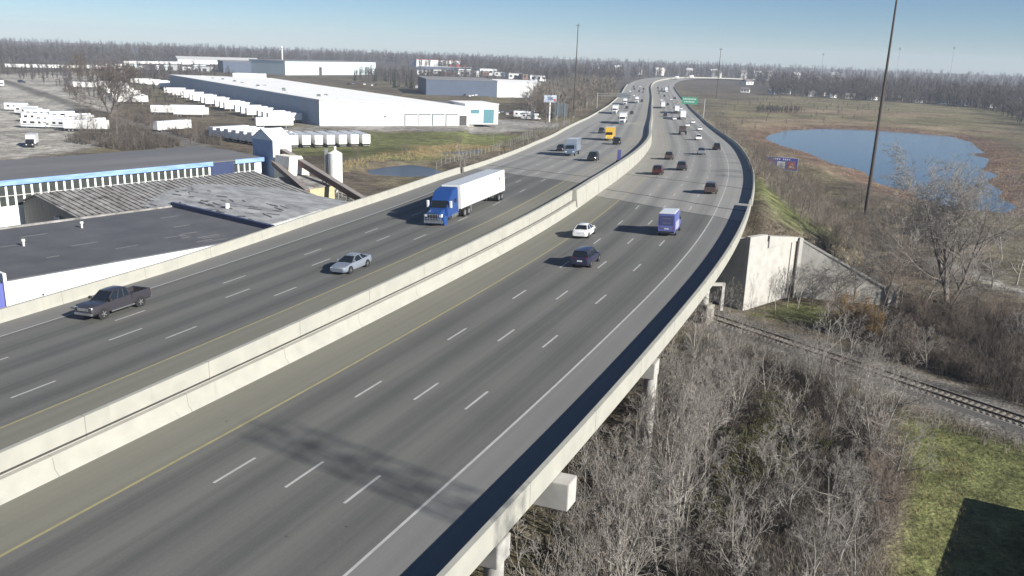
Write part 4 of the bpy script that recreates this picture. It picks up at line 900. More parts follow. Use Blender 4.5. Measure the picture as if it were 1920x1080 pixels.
def semi(label, pm, boxm, name='semi_truck', group=None, detail=True, cat='truck'):
    t = thing(name, label, cat, group=group)              # origin under the middle of the rig
    F = 10.3                                              # front bumper
    hood = [(F,.55),(F,1.05),(F-.12,1.55),(F-1.5,1.88),(F-1.55,.55)]
    b = MB(); b.prism(hood, -.92, .92); b.build('hood', pm, t, bevel=.08, smooth=40)
    cab = [(F-1.5,.75),(F-1.5,1.9),(F-2.2,2.75),(F-3.2,3.75),(F-4.9,4.02),(F-4.9,.75)]
    b = MB(); b.prism(cab, -1.2, 1.2); b.build('cab', pm, t, bevel=.09, smooth=40)
    b = MB(); n_ = Vector((.85,0,.7)).normalized()*.02
    b.face([(F-1.54+n_.x,1.06,1.95+n_.z),(F-1.54+n_.x,-1.06,1.95+n_.z),(F-2.17+n_.x,-1.0,2.70+n_.z),(F-2.17+n_.x,1.0,2.70+n_.z)]); b.build('windshield', m_vglass, t)
    for s in (1,-1):
        b = MB(); b.face([(F-1.75,s*1.21,2.0),(F-2.9,s*1.21,2.0),(F-2.9,s*1.21,2.72),(F-2.25,s*1.21,2.72)]); b.build('side_window', m_vglass, t)
        b = MB(); b.box(F-4.3,F-3.7,s*1.21-.01,s*1.21+.01,2.2,2.7); b.build('sleeper_window', m_vglass, t)
        b = MB(); b.box(F-2.0,F-1.8,s*1.5-.14,s*1.5+.14,1.9,2.75); b.build('mirror', m_hl if detail else m_blackp, t, bevel=.03)
        b = MB(); b.tube((F-2.6,s*.95,.75), (F-4.6,s*.95,.75), .34, n=14); b.build('fuel_tank', m_chrome, t, smooth=40)
        b = MB(); b.box(F-.32,F+.02,s*.95-.16,s*.95+.16,1.05,1.38); b.build('headlight', m_hl, t, bevel=.03)
        b = MB(); b.tube((F-.85,s*.75,.52),(F-.85,s*1.22,.52), .64, n=18); b.build('fender', pm, t, smooth=40)
        b = MB(); b.tube((F-5.0,s*1.0,.9), (F-5.0,s*1.0,3.9), .09, n=8); b.build('exhaust_stack', m_chrome, t)
    b = MB(); b.box(F-.02,F+.12,-1.22,1.22,.32,.72); b.build('bumper', m_chrome, t, bevel=.05)
    b = MB()
    for yy in np.linspace(-1.05,1.05,7): b.tube((F+.25,yy,.4), (F+.25,yy,1.45), .03, n=5)
    for zz in (.45,.9,1.4): b.tube((F+.25,-1.1,zz), (F+.25,1.1,zz), .04, n=5)
    b.build('grille_guard', m_chrome, t)
    b = MB(); b.box(F-.01,F+.03,-.6,.6,.75,1.5); b.build('grille', m_blackp, t)
    b = MB(); b.box(F-9.2,F-1.5,-.45,.45,.6,.95); b.build('chassis', m_blackp, t)
    b = MB(); b.box(F-5.2,F-4.92,-1.1,1.1,1.0,3.9); b.build('fairing', m_galv, t)
    for x, ys in ((F-.9,(1.05,)),(F-6.9,(1.08,.72)),(F-8.2,(1.08,.72)),(-8.9,(1.08,.72)),(-10.1,(1.08,.72))):
        for s in (1,-1):
            for k, yy in enumerate(ys):
                if k == 0 or detail: wheel(t, x, s*yy, .51, .28, s, rim=m_rim)
    box_body(t, -11.0, F-5.6, 2.6, 1.15, 4.08, boxm)
    for sy in (1,-1): b = MB(); b.box(-10.9,F-5.7,sy*1.303-.006,sy*1.303+.006,1.17,1.27); b.build('side_rail', m_galv, t); b = MB(); b.box(-9.2,-8.75,sy*1.303-.006,sy*1.303+.006,2.9,3.35); b.build('logo_mark', m_signback, t)
    b = MB(); b.box(-11.0,-7.8,-.6,.6,.85,1.13); b.build('bogie', m_blackp, t)
    b = MB(); b.box(-11.02,-10.95,-1.1,1.1,.5,.62)
    for yy in (-.7,.7): b.box(-11.0,-10.95,yy-.05,yy+.05,.6,1.15)
    b.build('underride_guard', m_galv, t)
    for s in (1,-1):
        b = MB(); b.box(F-9.8,F-9.6,s*.8-.08,s*.8+.08,.25,1.15); b.build('landing_leg', m_galv, t)
        b = MB(); b.box(-11.05,-11.0,s*1.0-.12,s*1.0+.12,.95,1.1); b.build('tail_light', m_tl, t)
    return t
def box_truck(label, pm, boxm, group=None):
    t = thing('box_truck', label, 'truck', group=group)
    cab = [(3.9,.5),(3.9,1.2),(3.4,1.5),(2.9,2.35),(1.75,2.45),(1.75,.5)]
    b = MB(); b.prism(cab, -1.05, 1.05); b.build('cab', pm, t, bevel=.08, smooth=40)
    b = MB(); b.face([(3.42,.92,1.56),(3.42,-.92,1.56),(2.95,-.88,2.28),(2.95,.88,2.28)]); b.build('windshield', m_vglass, t)
    for s in (1,-1):
        b = MB(); b.face([(3.2,s*1.06,1.5),(2.0,s*1.06,1.5),(2.0,s*1.06,2.2),(2.85,s*1.06,2.2)]); b.build('side_window', m_vglass, t)
        for x in (3.0,-2.3): wheel(t, x, s*.98, .46, .3, s, detail=False)
        b = MB(); b.box(3.8,3.92,s*.8-.16,s*.8+.16,.85,1.08); b.build('headlight', m_hl, t)
    box_body(t, -4.1, 1.65, 2.45, .95, 3.5, boxm); b = MB(); b.box(-4.1,3.4,-.5,.5,.5,.93); b.build('chassis', m_blackp, t)
    return t
def far_proto(kind):
    """small simple versions for the distance"""
    return {'sedan': lambda: car('sedan','x',p_white,detail=False), 'suv': lambda: car('suv','x',p_white,detail=False)}[kind]()
def repaint(t, pm):
    for ch in t.children:
        if ch.name.split('.')[0] in ('body','roof') and ch.material_slots:
            ch.material_slots[0].link = 'OBJECT'; ch.material_slots[0].material = pm
    return t

# near traffic
put(pickup('charcoal crew cab pickup beside the inbound parapet', p_grey), 102.6, -23.4, True)
put(car('coupe', 'silver two door coupe in the lane next to the median', p_silver, name='coupe'), 121.0, -12.85, True)
put(semi('blue sleeper tractor pulling a plain white box trailer', p_blue, paint('trailer_white', (.80,.81,.81))), 154.0, -15.45, True)
put(car('sedan', 'white four door sedan beside the median barrier', p_white), 150.2, 1.35)
put(car('suv', 'dark navy sport utility vehicle behind the white sedan', p_navy, cat='suv'), 136.2, 5.65)
put(car('van', 'tall violet blue step van with white roof', p_violet, name='step_van', cat='van'), 154.8, 10.75)
# middle and far traffic: prototypes then copies
used = {}
def clone(kind, label, pm, group=None):
    if kind not in used: used[kind] = far_proto(kind); t = used[kind]
    else: t = copy_tree(used[kind])
    for k in ('group',):
        if k in t: del t[k]
    tag(t, label, 'suv' if kind == 'suv' else 'car', group); return repaint(t, pm)
GO, GI = 'distant outbound cars', 'distant inbound cars'
for kind, lab, pm, s, l, back in (
 ('suv','dark red sport utility vehicle next to the tall median wall',p_red,213.5,1.7,0), ('suv','dark grey sport utility vehicle just ahead of the dark red one',p_grey,223,5.6,0),
 ('suv','brown sport utility vehicle by the foot of the curving median wall',p_brown,248,1.8,0), ('suv','dark brown sport utility vehicle crossing the pavement joint',p_brown,188.5,12.6,0),
 ('suv','black sport utility vehicle in the lane beside the outer barrier',p_black,280,12.9,0), ('suv','silver sport utility vehicle one lane in from the black one',p_silver,263.5,8.9,0),
 ('suv','white sport utility vehicle ahead of the silver one',p_white,318,9.6,0), ('sedan','white sedan in the outer lane short of the green sign',p_white,374,12.9,0),
 ('sedan','white sedan in the third lane short of the green sign',p_white,401,9.4,0), ('sedan','white sedan below the green guide sign',p_white,432,12.8,0), ('sedan','white sedan trailing the white box trailer',p_white,460,5.6,0),
 ('suv','black sport utility vehicle with lit headlamps facing the bridge joint',p_black,222,-12.0,1), ('suv','black sport utility vehicle beside the blue marker board lane',p_black,273,-12.4,1),
 ('suv','dark sport utility vehicle to the left of the yellow truck',p_grey,323,-20.0,1), ('sedan','dark sedan half hidden behind the blue grey truck',p_black,249,-23.2,1), ('sedan','black sedan behind the white semi tractor',p_black,489,-14.8,1)):
    put(clone(kind, lab, pm), s, l, bool(back))
for s, l, c in ((528,8.2,p_grey),(493,1.8,p_black),(704,1.7,p_white),(720,9.1,p_white),(832,1.8,p_silver),(790,5.4,p_black),(661,12.4,p_beige),(936,2.0,p_grey),(960,12.6,p_silver),(640,5.4,p_grey),(585,12.6,p_white),(750,12.7,p_grey),(868,9,p_white),(905,5.5,p_silver)):
    put(clone('suv' if int(s) % 2 else 'sedan', 'small car far along the outbound road near the bend', c, GO), s, l)
for s, l, c in ((665,-12,p_grey),(841,-24,p_white),(886,-20.6,p_black),(948,-16,p_white),(833,-12.2,p_silver),(766,-19.5,p_white),(848,-16,p_grey),(896,-12,p_black),(720,-23,p_silver),(560,-19.3,p_grey),(930,-22,p_grey),(700,-15.6,p_white)):
    put(clone('suv' if int(s) % 2 else 'sedan', 'small car far along the inbound road near the bend', c, GI), s, l, True)
# trucks further off
put(box_truck('blue grey box truck on the inbound pale pavement', p_bgrey, paint('box_grey', (.20,.24,.30))), 236.5, -18.6, True)
put(box_truck('yellow box truck on the inbound pale pavement', p_yellow, p_yellow), 291, -15.6, True)
far_semi = semi('white semi tractor heading the inbound queue behind the yellow truck', p_white, p_white, detail=False)
put(far_semi, 396, -15.8, True)
for lab, s, l, back in (('white semi truck in the outer inbound lane beyond the field fence',494,-23.2,True),('semi truck leaving the inbound bend in the outer lane',622,-22,True),('semi truck in the inner lanes of the inbound bend',650,-15,True),
   ('white box trailer seen from behind below the green sign',474,9.6,False),('grey semi trailer ahead of the white box trailer',540,8.6,False),('semi truck in the inner outbound lane near the bend',604,2.0,False),('long dark semi truck far along the outbound road',884,8.8,False),
   ('semi truck on the far bend in front of the woods',1240,4,False),('second semi truck on the far bend in front of the woods',1330,4,False)):
    t = copy_tree(far_semi); t['label'] = lab; put(t, s, l, back)
    for ch in t.children:
        n_ = ch.name.split('.')[0]
        if n_ == 'cargo_box' and ('grey' in lab or 'semi truck in the inner' in lab or 'dark' in lab or 'leaving' in lab):
            ch.material_slots[0].link = 'OBJECT'; ch.material_slots[0].material = p_bgrey if 'dark' not in lab else p_black
t = thing('flatbed_truck', 'dark flatbed truck with a low load on the outbound road', 'truck')
b = MB(); b.box(-5.5, 2.2, -1.2, 1.2, .95, 1.2); b.build('flatbed', m_blackp, t); b = MB(); b.box(-4.8,-1,-.9,.9,1.2,1.75); b.build('load', p_brown, t)
b = MB(); b.prism([(4.6,.5),(4.6,1.3),(4.0,1.6),(3.6,2.6),(2.4,2.7),(2.4,.5)], -1.1, 1.1); b.build('cab', p_brown, t, bevel=.06)
b = MB(); b.face([(4.03,.95,1.66),(4.03,-.95,1.66),(3.66,-.9,2.5),(3.66,.9,2.5)]); b.build('windshield', m_vglass, t)
for x in (3.6,-3.2,-4.4):
    for s in (1,-1): wheel(t, x, s*1.0, .48, .3, s, detail=False)
put(t, 347, 6.0)

# ------------------------------------------------------------------ parked trailers, campers and cars on the left
def trailer_proto():
    t = thing('semi_trailer', 'x', 'trailer')
    box_body(t, -7.0, 7.0, 2.6, 1.1, 4.0, paint('trailer_white', (.80,.81,.81)))
    for x in (-5.4,-4.2):
        for s in (1,-1): wheel(t, x, s*1.05, .5, .3, s, detail=False)
    b = MB(); b.box(-7.0,-3.4,-.6,.6,.8,1.08); b.build('bogie', m_blackp, t)
    for s in (1,-1): b = MB(); b.box(4.2,4.4,s*.8-.08,s*.8+.08,0,1.1); b.build('landing_leg', m_galv, t)
    b = MB(); b.box(-7.03,-6.95,-1.1,1.1,.45,.6); b.build('underride_guard', m_galv, t)
    return t
tp = [None]
def trailer(x, y, rz, label, group, sc=1.0):
    if tp[0] is None: t = tp[0] = trailer_proto()
    else: t = copy_tree(tp[0])
    tag(t, label, 'trailer', group); t.location = (x, y, gz(x, y)); t.rotation_euler = (0,0,rz); t.scale = (sc,1,1); return t
for k in range(7):
    f = k/6; x = -69.0+f*20.5; y = 266+f*11.0; trailer(x-.47*7, y+.88*7, math.atan2(.88,-.47), 'white box trailer backed in a row with its lit rear facing the pond', 'trailers with lit rears facing the pond')
for k in range(7):
    f = k/6; x = -101+f*20; y = 284-f*15.5; trailer(x+.6*7, y+.8*7, math.atan2(.8,.6), 'box trailer in the row showing its shaded rear to the dark roofed hall', 'trailers with shaded rears behind the hall')
for f in (.06,.085,.11,.17,.20,.235,.30,.33,.36,.43,.46,.52,.55,.62,.70,.78):
    x = WA[0]+(WD[0]-WA[0])*f; y = WA[1]+(WD[1]-WA[1])*f; trailer(x-.83*9, y-.55*9, math.atan2(-.55,-.83), 'white box trailer docked against the shaded side of the warehouse', 'trailers docked along the warehouse side')
trailer(-93, 330, R(28), 'long white trailer parked across the near warehouse corner', None)
for x, y, a in ((-205,455,25),(-196,440,25),(-190,428,28),(-233,505,25),(-246,532,20),(-238,590,15),(-247,598,15),(-256,606,15),(-265,614,15),(-230,575,15),(-120,300,60),(-150,372,12),(-144,378,12),(-138,366,15),(-212,470,30),(-225,492,30),(-240,520,20),(-252,545,20),(-262,560,10),(-268,540,10)):
    trailer(x, y, R(a), 'white box trailer standing loose in the yard behind the big bare tree', 'loose trailers in the yard')
def camper_proto():
    t = thing('motorhome', 'x', 'motorhome')
    b = MB(); b.prism([(-4.4,.55),(-4.4,3.3),(4.3,3.3),(4.45,2.4),(3.2,2.0),(3.2,.55)], -1.2, 1.2); b.build('body', p_white, t, bevel=.08)
    b = MB(); b.prism([(3.1,.55),(3.1,1.95),(4.0,1.75),(4.3,1.2),(5.2,1.05),(5.3,.55)], -1.0, 1.0); b.build('cab', p_white, t, bevel=.06)
    b = MB(); b.face([(4.05,.85,1.72),(4.05,-.85,1.72),(4.32,-.9,1.25),(4.32,.9,1.25)]); b.build('windshield', m_vglass, t)
    for s in (1,-1):
        for x0, x1 in ((-3.4,-2.2),(-1.0,.6),(1.8,2.7)): b = MB(); b.box(x0,x1,s*1.205-.006,s*1.205+.006,1.7,2.4); b.build('side_window', m_vglass, t)
        b = MB(); b.box(-4.2,3.0,s*1.207-.006,s*1.207+.006,1.1,1.3); b.build('stripe', m_signback, t)
        for x in (4.3,-2.4): wheel(t, x, s*1.0, .42, .28, s, detail=False)
    return t
cpz = [None]
for x, y, a, lab in ((-188,338,5,0),(-180,322,8,0),(-172,316,15,0),(-163,308,20,0),(-158,300,-10,0),(-200,352,0,0),(-166,326,40,0),(-152,309,60,0),(-212,366,10,0),(-176,334,30,0),(-194,345,-15,0),(-168,300,0,0),(-160,318,75,0)):
    if cpz[0] is None: t = cpz[0] = camper_proto()
    else: t = copy_tree(cpz[0])
    tag(t, 'white motorhome parked in the cluster on the gravel lot', 'motorhome', 'motorhomes clustered on the gravel lot'); t.location = (x, y, gz(x,y)); t.rotation_euler = (0,0,R(a))
trailer(-147, 294, R(8), 'white box trailer at the edge of the motorhome cluster by the bushes', None)
t = box_truck('small dark truck with white box alone on the near gravel', p_black, p_white); t.location = (-141, 249, gz(-141,249)); t.rotation_euler = (0,0,R(-70))
t = box_truck('white box truck entering the far edge of the gravel lot', p_white, p_white); t.location = (-316, 533, gz(-316,533)); t.rotation_euler = (0,0,R(-60))
t = clone('suv', 'lone dark car on the far side of the gravel lot', p_navy); t.location = (-331, 581, gz(-331,581)); t.rotation_euler = (0,0,R(20))
lots = [((-88,705),(-34,600),16,4,'car parked in the lot behind the white warehouse','cars in the lot behind the warehouse'), ((-20,455),(8,470),7,4,'car parked in the lot below the bright white store','cars in the lot below the store'), ((-140,720),(-60,690),9,2,'car parked by the conifers beyond the warehouse','cars by the conifers')]
for (ax, ay), (bx_, by), n, rows, lab, grp in lots:
    for i in range(n):
        for j in range(rows):
            if random.random() < .25: continue
            x = ax+(bx_-ax)*i/(n-1)+random.uniform(-.3,.3)+j*2.0; y = ay+(by-ay)*i/(n-1)+j*7.5; kd = random.choice(('suv','sedan','suv'))
            t = clone(kd, lab, random.choice((p_white,p_white,p_silver,p_black,p_grey,p_red,p_white)), grp); t['category'] = 'car'; t.location = (x, y, gz(x,y)); t.rotation_euler = (0,0,R(100+random.uniform(-6,6)))
for x, y in ((-24,440),(-18,445),(2,448),(6,436)):
    t = copy_tree(cpz[0]); tag(t, 'white camper parked beside the lot below the store', 'motorhome', 'campers below the store'); t.location = (x, y, gz(x,y)); t.rotation_euler = (0,0,R(random.uniform(-20,40)))
for k in range(14):
    x = -470+k*5.5; y = 815+k*4; trailer(x, y, R(20+random.uniform(-15,15)), 'white trailer in the distant line at the wood edge', 'distant trailers at the wood edge')
for k in range(16):
    x = -470+k*7+random.uniform(-4,4); y = 1060+k*9+random.uniform(-15,15); trailer(x, y, R(random.uniform(0,60)), 'white trailer before the pale arched depot', 'distant trailers before the arched depot')
# ------------------------------------------------------------------ vegetation
m_bark = mat('grey_bark', (.18,.165,.145), .95, c2=(.32,.305,.28), scale=1.5, tone=.3); m_barkd = mat('dark_bark', (.085,.072,.062), .95, c2=(.14,.122,.108), scale=3, tone=.3)
m_twig = mat('grey_twigs', (.175,.16,.145), .95, c2=(.30,.282,.262), scale=.5, tone=.35); m_twigd = mat('brown_twigs', (.120,.097,.079), .95, c2=(.20,.166,.138), scale=.5, tone=.35); m_twigo = mat('ochre_leaves', (.16,.095,.035), .9, c2=(.26,.17,.06), scale=2)
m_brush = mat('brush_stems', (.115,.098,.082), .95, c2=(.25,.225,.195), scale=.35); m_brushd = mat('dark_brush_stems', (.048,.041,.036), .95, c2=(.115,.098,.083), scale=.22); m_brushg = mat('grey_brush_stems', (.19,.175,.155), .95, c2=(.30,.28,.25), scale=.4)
m_straw = mat('dry_grass', (.20,.165,.085), .95, c2=(.33,.28,.15), scale=.4); m_grassg = mat('green_grass', (.080,.098,.036), .9, c2=(.155,.152,.070), scale=.35)
m_evg = mat('conifer_needles', (.022,.035,.022), .9, c2=(.045,.06,.035), scale=1); m_wood = mat('far_wood_twigs', (.050,.044,.044), .95, c2=(.098,.084,.078), scale=.03); m_wood2 = mat('far_wood_pale', (.105,.092,.078), .95, c2=(.175,.155,.125), scale=.05)

def tubes(segs, n):
    segs = np.asarray(segs, float); p0, p1, r0, r1 = segs[:,0:3], segs[:,3:6], segs[:,6], segs[:,7]
    d = p1-p0; d /= np.linalg.norm(d, axis=1)[:,None]+1e-9
    ref = np.where(np.abs(d[:,2:3]) > .9, np.array([[1.0,0,0]]), np.array([[0,0,1.0]])); a = np.cross(d, ref); a /= np.linalg.norm(a, axis=1)[:,None]; b = np.cross(d, a)
    V = np.empty((len(segs), 2*n, 3))
    for i in range(n):
        c, s = math.cos(2*math.pi*i/n), math.sin(2*math.pi*i/n); o = a*c+b*s; V[:,i] = p0+o*r0[:,None]; V[:,n+i] = p1+o*r1[:,None]
    base = np.arange(len(segs))[:,None]*2*n
    F = np.concatenate([base+np.array([[i,(i+1)%n,n+(i+1)%n,n+i]]) for i in range(n)], 0)
    return V.reshape(-1,3), F
def gen_tree(seed, h, r0, first=.25, nch=(9,6,5,4), ang=(48,42,40,45), lenf=(.55,.5,.45,.4), up=.12, stems=1, lean=.06, minr=.011, wig=.12):
    rnd = np.random.default_rng(seed); S = [[],[]]; maxlev = len(nch)
    def br(p, d, L, r, lev):
        ns = (7,5,3,2,1)[lev]; pts = []
        for i in range(ns):
            d = d+rnd.normal(0, wig, 3)*(1 if lev else .5); d[2] += up*(.4 if lev == 0 else 1.0); d /= np.linalg.norm(d); q = p+d*L/ns
            ra = max(minr, r*(1-.8*i/ns)); rb = max(minr*.8, r*(1-.8*(i+1)/ns)); S[0 if lev < 2 else 1].append((*p, *q, ra, rb)); p = q; pts.append((p.copy(), d.copy(), rb, (i+1)/ns))
        if lev >= maxlev: return
        k = nch[lev]
        for c in range(k):
            f = (first if lev == 0 else .25)+(1-(first if lev == 0 else .25))*(c+rnd.random())/k; j = min(ns-1, int(f*ns)); pp, dd, rr, _ = pts[j]
            if ns > 1 and j > 0: t_ = f*ns-j; pp = pts[j-1][0]+(pp-pts[j-1][0])*t_
            az = rnd.random()*2*math.pi; a_ = dd if abs(dd[2]) < .9 else np.array([1.0,0,0]); e1 = np.cross(dd, np.array([0,0,1.0]) if abs(dd[2]) < .9 else np.array([1.0,0,0])); e1 /= np.linalg.norm(e1); e2 = np.cross(dd, e1)
            th = math.radians(ang[lev]*(.7+.6*rnd.random())); nd = dd*math.cos(th)+(e1*math.cos(az)+e2*math.sin(az))*math.sin(th)
            br(pp, nd, L*lenf[lev]*(1.25-.6*f)*(.75+.5*rnd.random()), max(minr, rr*.62), lev+1)
    for k in range(stems):
        d = np.array([rnd.normal(0,lean),rnd.normal(0,lean),1.0])
        if stems > 1: a = 2*math.pi*k/stems+rnd.random(); d[:2] += np.array([math.cos(a),math.sin(a)])*(.28+.2*rnd.random())
        d /= np.linalg.norm(d); br(np.array([rnd.normal(0,.12)*(stems>1),rnd.normal(0,.12)*(stems>1),-.3]), d, h*(.85+.15*rnd.random()), r0*(1 if stems == 1 else .75), 0)
    return S
def tree_proto(name, cat, S, mb_, mt):
    t = thing(name, 'x', cat)
    V, F = tubes(S[0], 6); fast('trunk', V, F, mb_, t)
    V, F = tubes(S[1], 3); fast('crown', V, F, mt, t)
    return t
protos = {}
def add_proto(key, name, S, mb_=None, mt=None): protos[key] = [tree_proto(name, 'tree', S, mb_ or m_bark, mt or m_twig), False]
for i in range(5): add_proto('sap%d' % i, 'bare_sapling', gen_tree(11+i, 8.5, .10, .30, (9,5,4), (34,38,42), (.42,.48,.45), up=.14, wig=.07, lean=.10))
for i in range(4): add_proto('mid%d' % i, 'bare_tree', gen_tree(31+i, 8.0, .15, .18, (10,6,5,3), (50,44,42,45), (.52,.5,.46,.45), up=.08, stems=1, wig=.14), m_bark, m_twig)
for i in range(3): add_proto('brn%d' % i, 'bare_tree', gen_tree(51+i, 8.0, .14, .15, (10,6,5,3), (46,44,42,45), (.5,.5,.46,.45), up=.10, wig=.13), m_barkd, m_twigd)
for i in range(3): add_proto('shr%d' % i, 'bare_shrub', gen_tree(71+i, 3.4, .05, .12, (6,5,4), (36,40,42), (.5,.5,.45), up=.08, stems=7, wig=.12, minr=.009), m_barkd, m_twigd)
for i in range(2): add_proto('shg%d' % i, 'bare_shrub', gen_tree(81+i, 3.4, .05, .12, (6,5,4), (36,40,42), (.5,.5,.45), up=.08, stems=7, wig=.12, minr=.009), m_bark, m_twig)
add_proto('big', 'bare_tree', gen_tree(101, 14, .32, .12, (11,8,7,5), (44,44,44,46), (.60,.52,.48,.42), up=.07, stems=4, wig=.11, minr=.015), m_barkd, m_twig)
add_proto('old', 'bare_tree', gen_tree(103, 20, .60, .16, (12,9,7,5), (46,44,44,46), (.55,.52,.48,.42), up=.08, stems=3, wig=.11, minr=.032), m_barkd, m_twigd)
add_proto('och', 'bare_shrub', gen_tree(105, 4.2, .06, .12, (6,6,5), (40,40,44), (.5,.5,.45), up=.06, stems=6, wig=.14, minr=.02), m_barkd, m_twigo)
add_proto('grn', 'leafy_shrub', gen_tree(107, 4.0, .06, .12, (6,6,5), (42,42,46), (.5,.5,.45), up=.05, stems=6, wig=.15, minr=.022), m_barkd, mat('olive_leaves', (.045,.048,.020), .9, c2=(.115,.112,.045), scale=2, tone=.3))
def plant(key, x, y, label, group=None, sc=1.0, sz=None, cat='tree', name=None):
    p = protos[key]
    if not p[1]: t = p[0]; p[1] = True
    else: t = copy_tree(p[0])
    tag(t, label, cat, group); t.location = (x, y, gz(x, y)-.05); t.rotation_euler = (random.gauss(0,.05), random.gauss(0,.05), random.uniform(0,6.28)); t.scale = (sc, sc, sz or sc); return t
def sample(poly, n, gap, seed):
    rnd = np.random.default_rng(seed); P = np.asarray(poly); lo, hi = P.min(0), P.max(0); out = np.empty((0,2))
    for _ in range(n*40):
        q = lo+(hi-lo)*rnd.random(2)
        if poly_sdf(q[None], poly)[0] > 0 or (len(out) and np.hypot(*(out-q).T).min() < gap): continue
        out = np.vstack([out, q])
        if len(out) >= n: break
    return out
NEAR = [(-4,22),(-.6,36),(4.5,48),(10.6,63),(16,78),(21.5,93),(33,79.5),(35.5,74),(32.6,69),(29.5,58),(23.5,47),(17,30)]
EDGE = [(-3,27),(-.3,37),(4.6,48),(10.8,63),(16,78),(20.5,90),(23.5,84),(18.5,66),(13,50),(9,38),(6,26)]
for i, (x, y) in enumerate(sample(EDGE, 56, 1.35, 1)): plant('sap%d' % (i % 5), x, y, 'tall pale bare sapling close below the bridge parapet', 'pale saplings below the parapet', random.uniform(.7,.95))
for i in range(22):
    s = 80+i*1.9+random.uniform(-.6,.6); x, y = road_xy(s, 20.3+random.uniform(-.4,2.6)); plant(random.choice(('sap0','sap1','sap2','sap3','sap4','mid0')), float(x), float(y), 'leafless sapling standing in line right along the deck edge', 'saplings along the deck edge', random.uniform(.72,.95))
for i, (x, y) in enumerate(sample(NEAR, 46, 2.2, 2)): plant(random.choice(('sap0','sap3','mid0','mid1','mid2','mid3','mid1')), x, y, 'bare grey tree in the thicket between bridge and lawn', 'grey trees between bridge and lawn', random.uniform(.6,.95))
for i, (x, y) in enumerate(sample(NEAR, 16, 3, 44)): plant('brn%d' % (i % 3), x, y, 'dark brown bare tree among the grey ones by the lawn', 'brown trees among the grey ones', random.uniform(.5,.75))
for i, (x, y) in enumerate(sample([(25,86),(31,82),(36,75),(33,70),(26,76)], 9, 2.2, 3)): plant('mid%d' % (i % 4), x, y, 'wide grey bare tree crowding the near side of the track', 'grey trees on the near side of the track', random.uniform(.55,.75))
for i, (x, y) in enumerate(sample(NEAR, 34, 1.8, 4)): plant(random.choice(('shr0','shr1','shg0','shg1','shr2')), x, y, 'low tangled shrub under the grey trees by the lawn', 'shrubs under the grey trees', random.uniform(.6,1.0), cat='shrub')
for i, (x, y) in enumerate(((18.5,60),(21,63.5),(16.5,56.5),(23,68),(20,57),(14,51.5),(24.5,62))): plant('grn', x, y, 'olive leaved shrub in the dark heart of the near thicket', 'olive shrubs in the near thicket', (1.0,.9,.8,.95,.8,.7,.75)[i], cat='shrub')
for i, (x, y) in enumerate(((29.5,61),(30.5,64.5),(28,57.5),(31.5,67),(26.5,54.5),(24.5,50.5),(33,70.5))): plant('shr%d' % (i % 3), x, y, 'reddish brown shrub at the lawn edge of the thicket', 'shrubs at the lawn edge', (1.2,1.0,1.1,1.0,1.15,.9,.9)[i], cat='shrub')
NORTH = [(36.5,99),(44,104.5),(53,107),(64,108),(80,98),(92,80),(70,60),(55,66),(49,76)]
for i, (x, y) in enumerate(sample(NORTH, 40, 2.2, 5)): plant(random.choice(('brn0','brn1','brn2','brn0','mid1')), x, y, 'brown bare tree in the dense brush beyond the track', 'brown trees beyond the track', random.uniform(.42,.68))
for i, (x, y) in enumerate(sample(NORTH, 44, 1.6, 6)): plant(random.choice(('shr0','shr1','shr2')), x, y, 'dark low shrub in the dense brush beyond the track', 'dark shrubs beyond the track', random.uniform(.8,1.25), cat='shrub')
for i, (x, y) in enumerate(((40.5,96.2),(42.2,94.8),(41.2,95.8))): plant('och', x, y, 'ochre leaved shrub glowing at the edge of the track', 'ochre shrubs by the track', (1.0,.8,.7)[i], cat='shrub')
SLOPE = [(45,120),(43,140),(45,165),(52,195),(60,222),(70,232),(80,214),(84,190),(80,160),(72,138),(62,122),(54,116.5)]
for i, (x, y) in enumerate(sample(SLOPE, 84, 2.6, 7)): plant(random.choice(('brn0','brn1','brn2','shr0','shr1','brn1')), x, y, 'brown brushy tree on the slope between bridge and lake', 'brush trees on the slope', random.uniform(.42,.7))
for i, (x, y) in enumerate(((33.6,104.0),(37.2,106.6),(39.8,108.8),(42.5,108.3),(46.5,107.5),(36.0,107.0))): plant(('sap1','mid2','brn1','brn0','sap2','sap4')[i], x, y, 'slender bare tree standing against the pale wing wall', 'trees against the wing wall', (.62,.66,.62,.6,.66,.55)[i])
for i, (x, y) in enumerate(((44.5,106.8),(47.5,105.5),(53.5,107),(49,103),(55.5,104.5),(42,106.5))): plant(('mid0','brn0','mid2','brn2','mid1','mid3')[i], x, y, 'leafless tree shading the sloping wing wall', 'trees shading the sloping wing wall', (.95,1.05,.95,.9,1.0,.8)[i])
plant('big', 59.5, 111.8, 'large spreading bare tree with several trunks below the lake', None, 1.12)
for i, (x, y) in enumerate(((70.5,121.5),(75.5,124),(82,140),(90,132),(80,112))): plant(('mid0','mid3','mid1','brn2','mid2')[i], x, y, 'mid sized bare tree beside the gravel path below the lake', 'trees by the gravel path', (.95,1.05,.9,.9,1.0)[i])
plant('old', -163, 346, 'huge old bare tree rising from the brush behind the dark roofed hall', None, .98)
LEFTB = [(-178,352),(-140,352),(-120,312),(-100,296),(-92,268),(-112,246),(-138,262),(-150,298),(-166,325)]
for i, (x, y) in enumerate(sample(LEFTB, 34, 4, 8)): plant(random.choice(('brn0','brn1','brn2','shr0')), x, y, 'brown bare tree in the brush around the huge old tree', 'brush trees around the old tree', random.uniform(.6,1.1))
for i in range(40):
    s = random.uniform(185, 440); l = l_out(s)-random.uniform(5, 12); x, y = road_xy(s, l); plant(random.choice(('sap0','sap1','sap2','brn0','shr1','shg0')), float(x), float(y), 'thin bare tree beside the inbound barrier and fence', 'trees beside the inbound barrier', random.uniform(.45,.8))
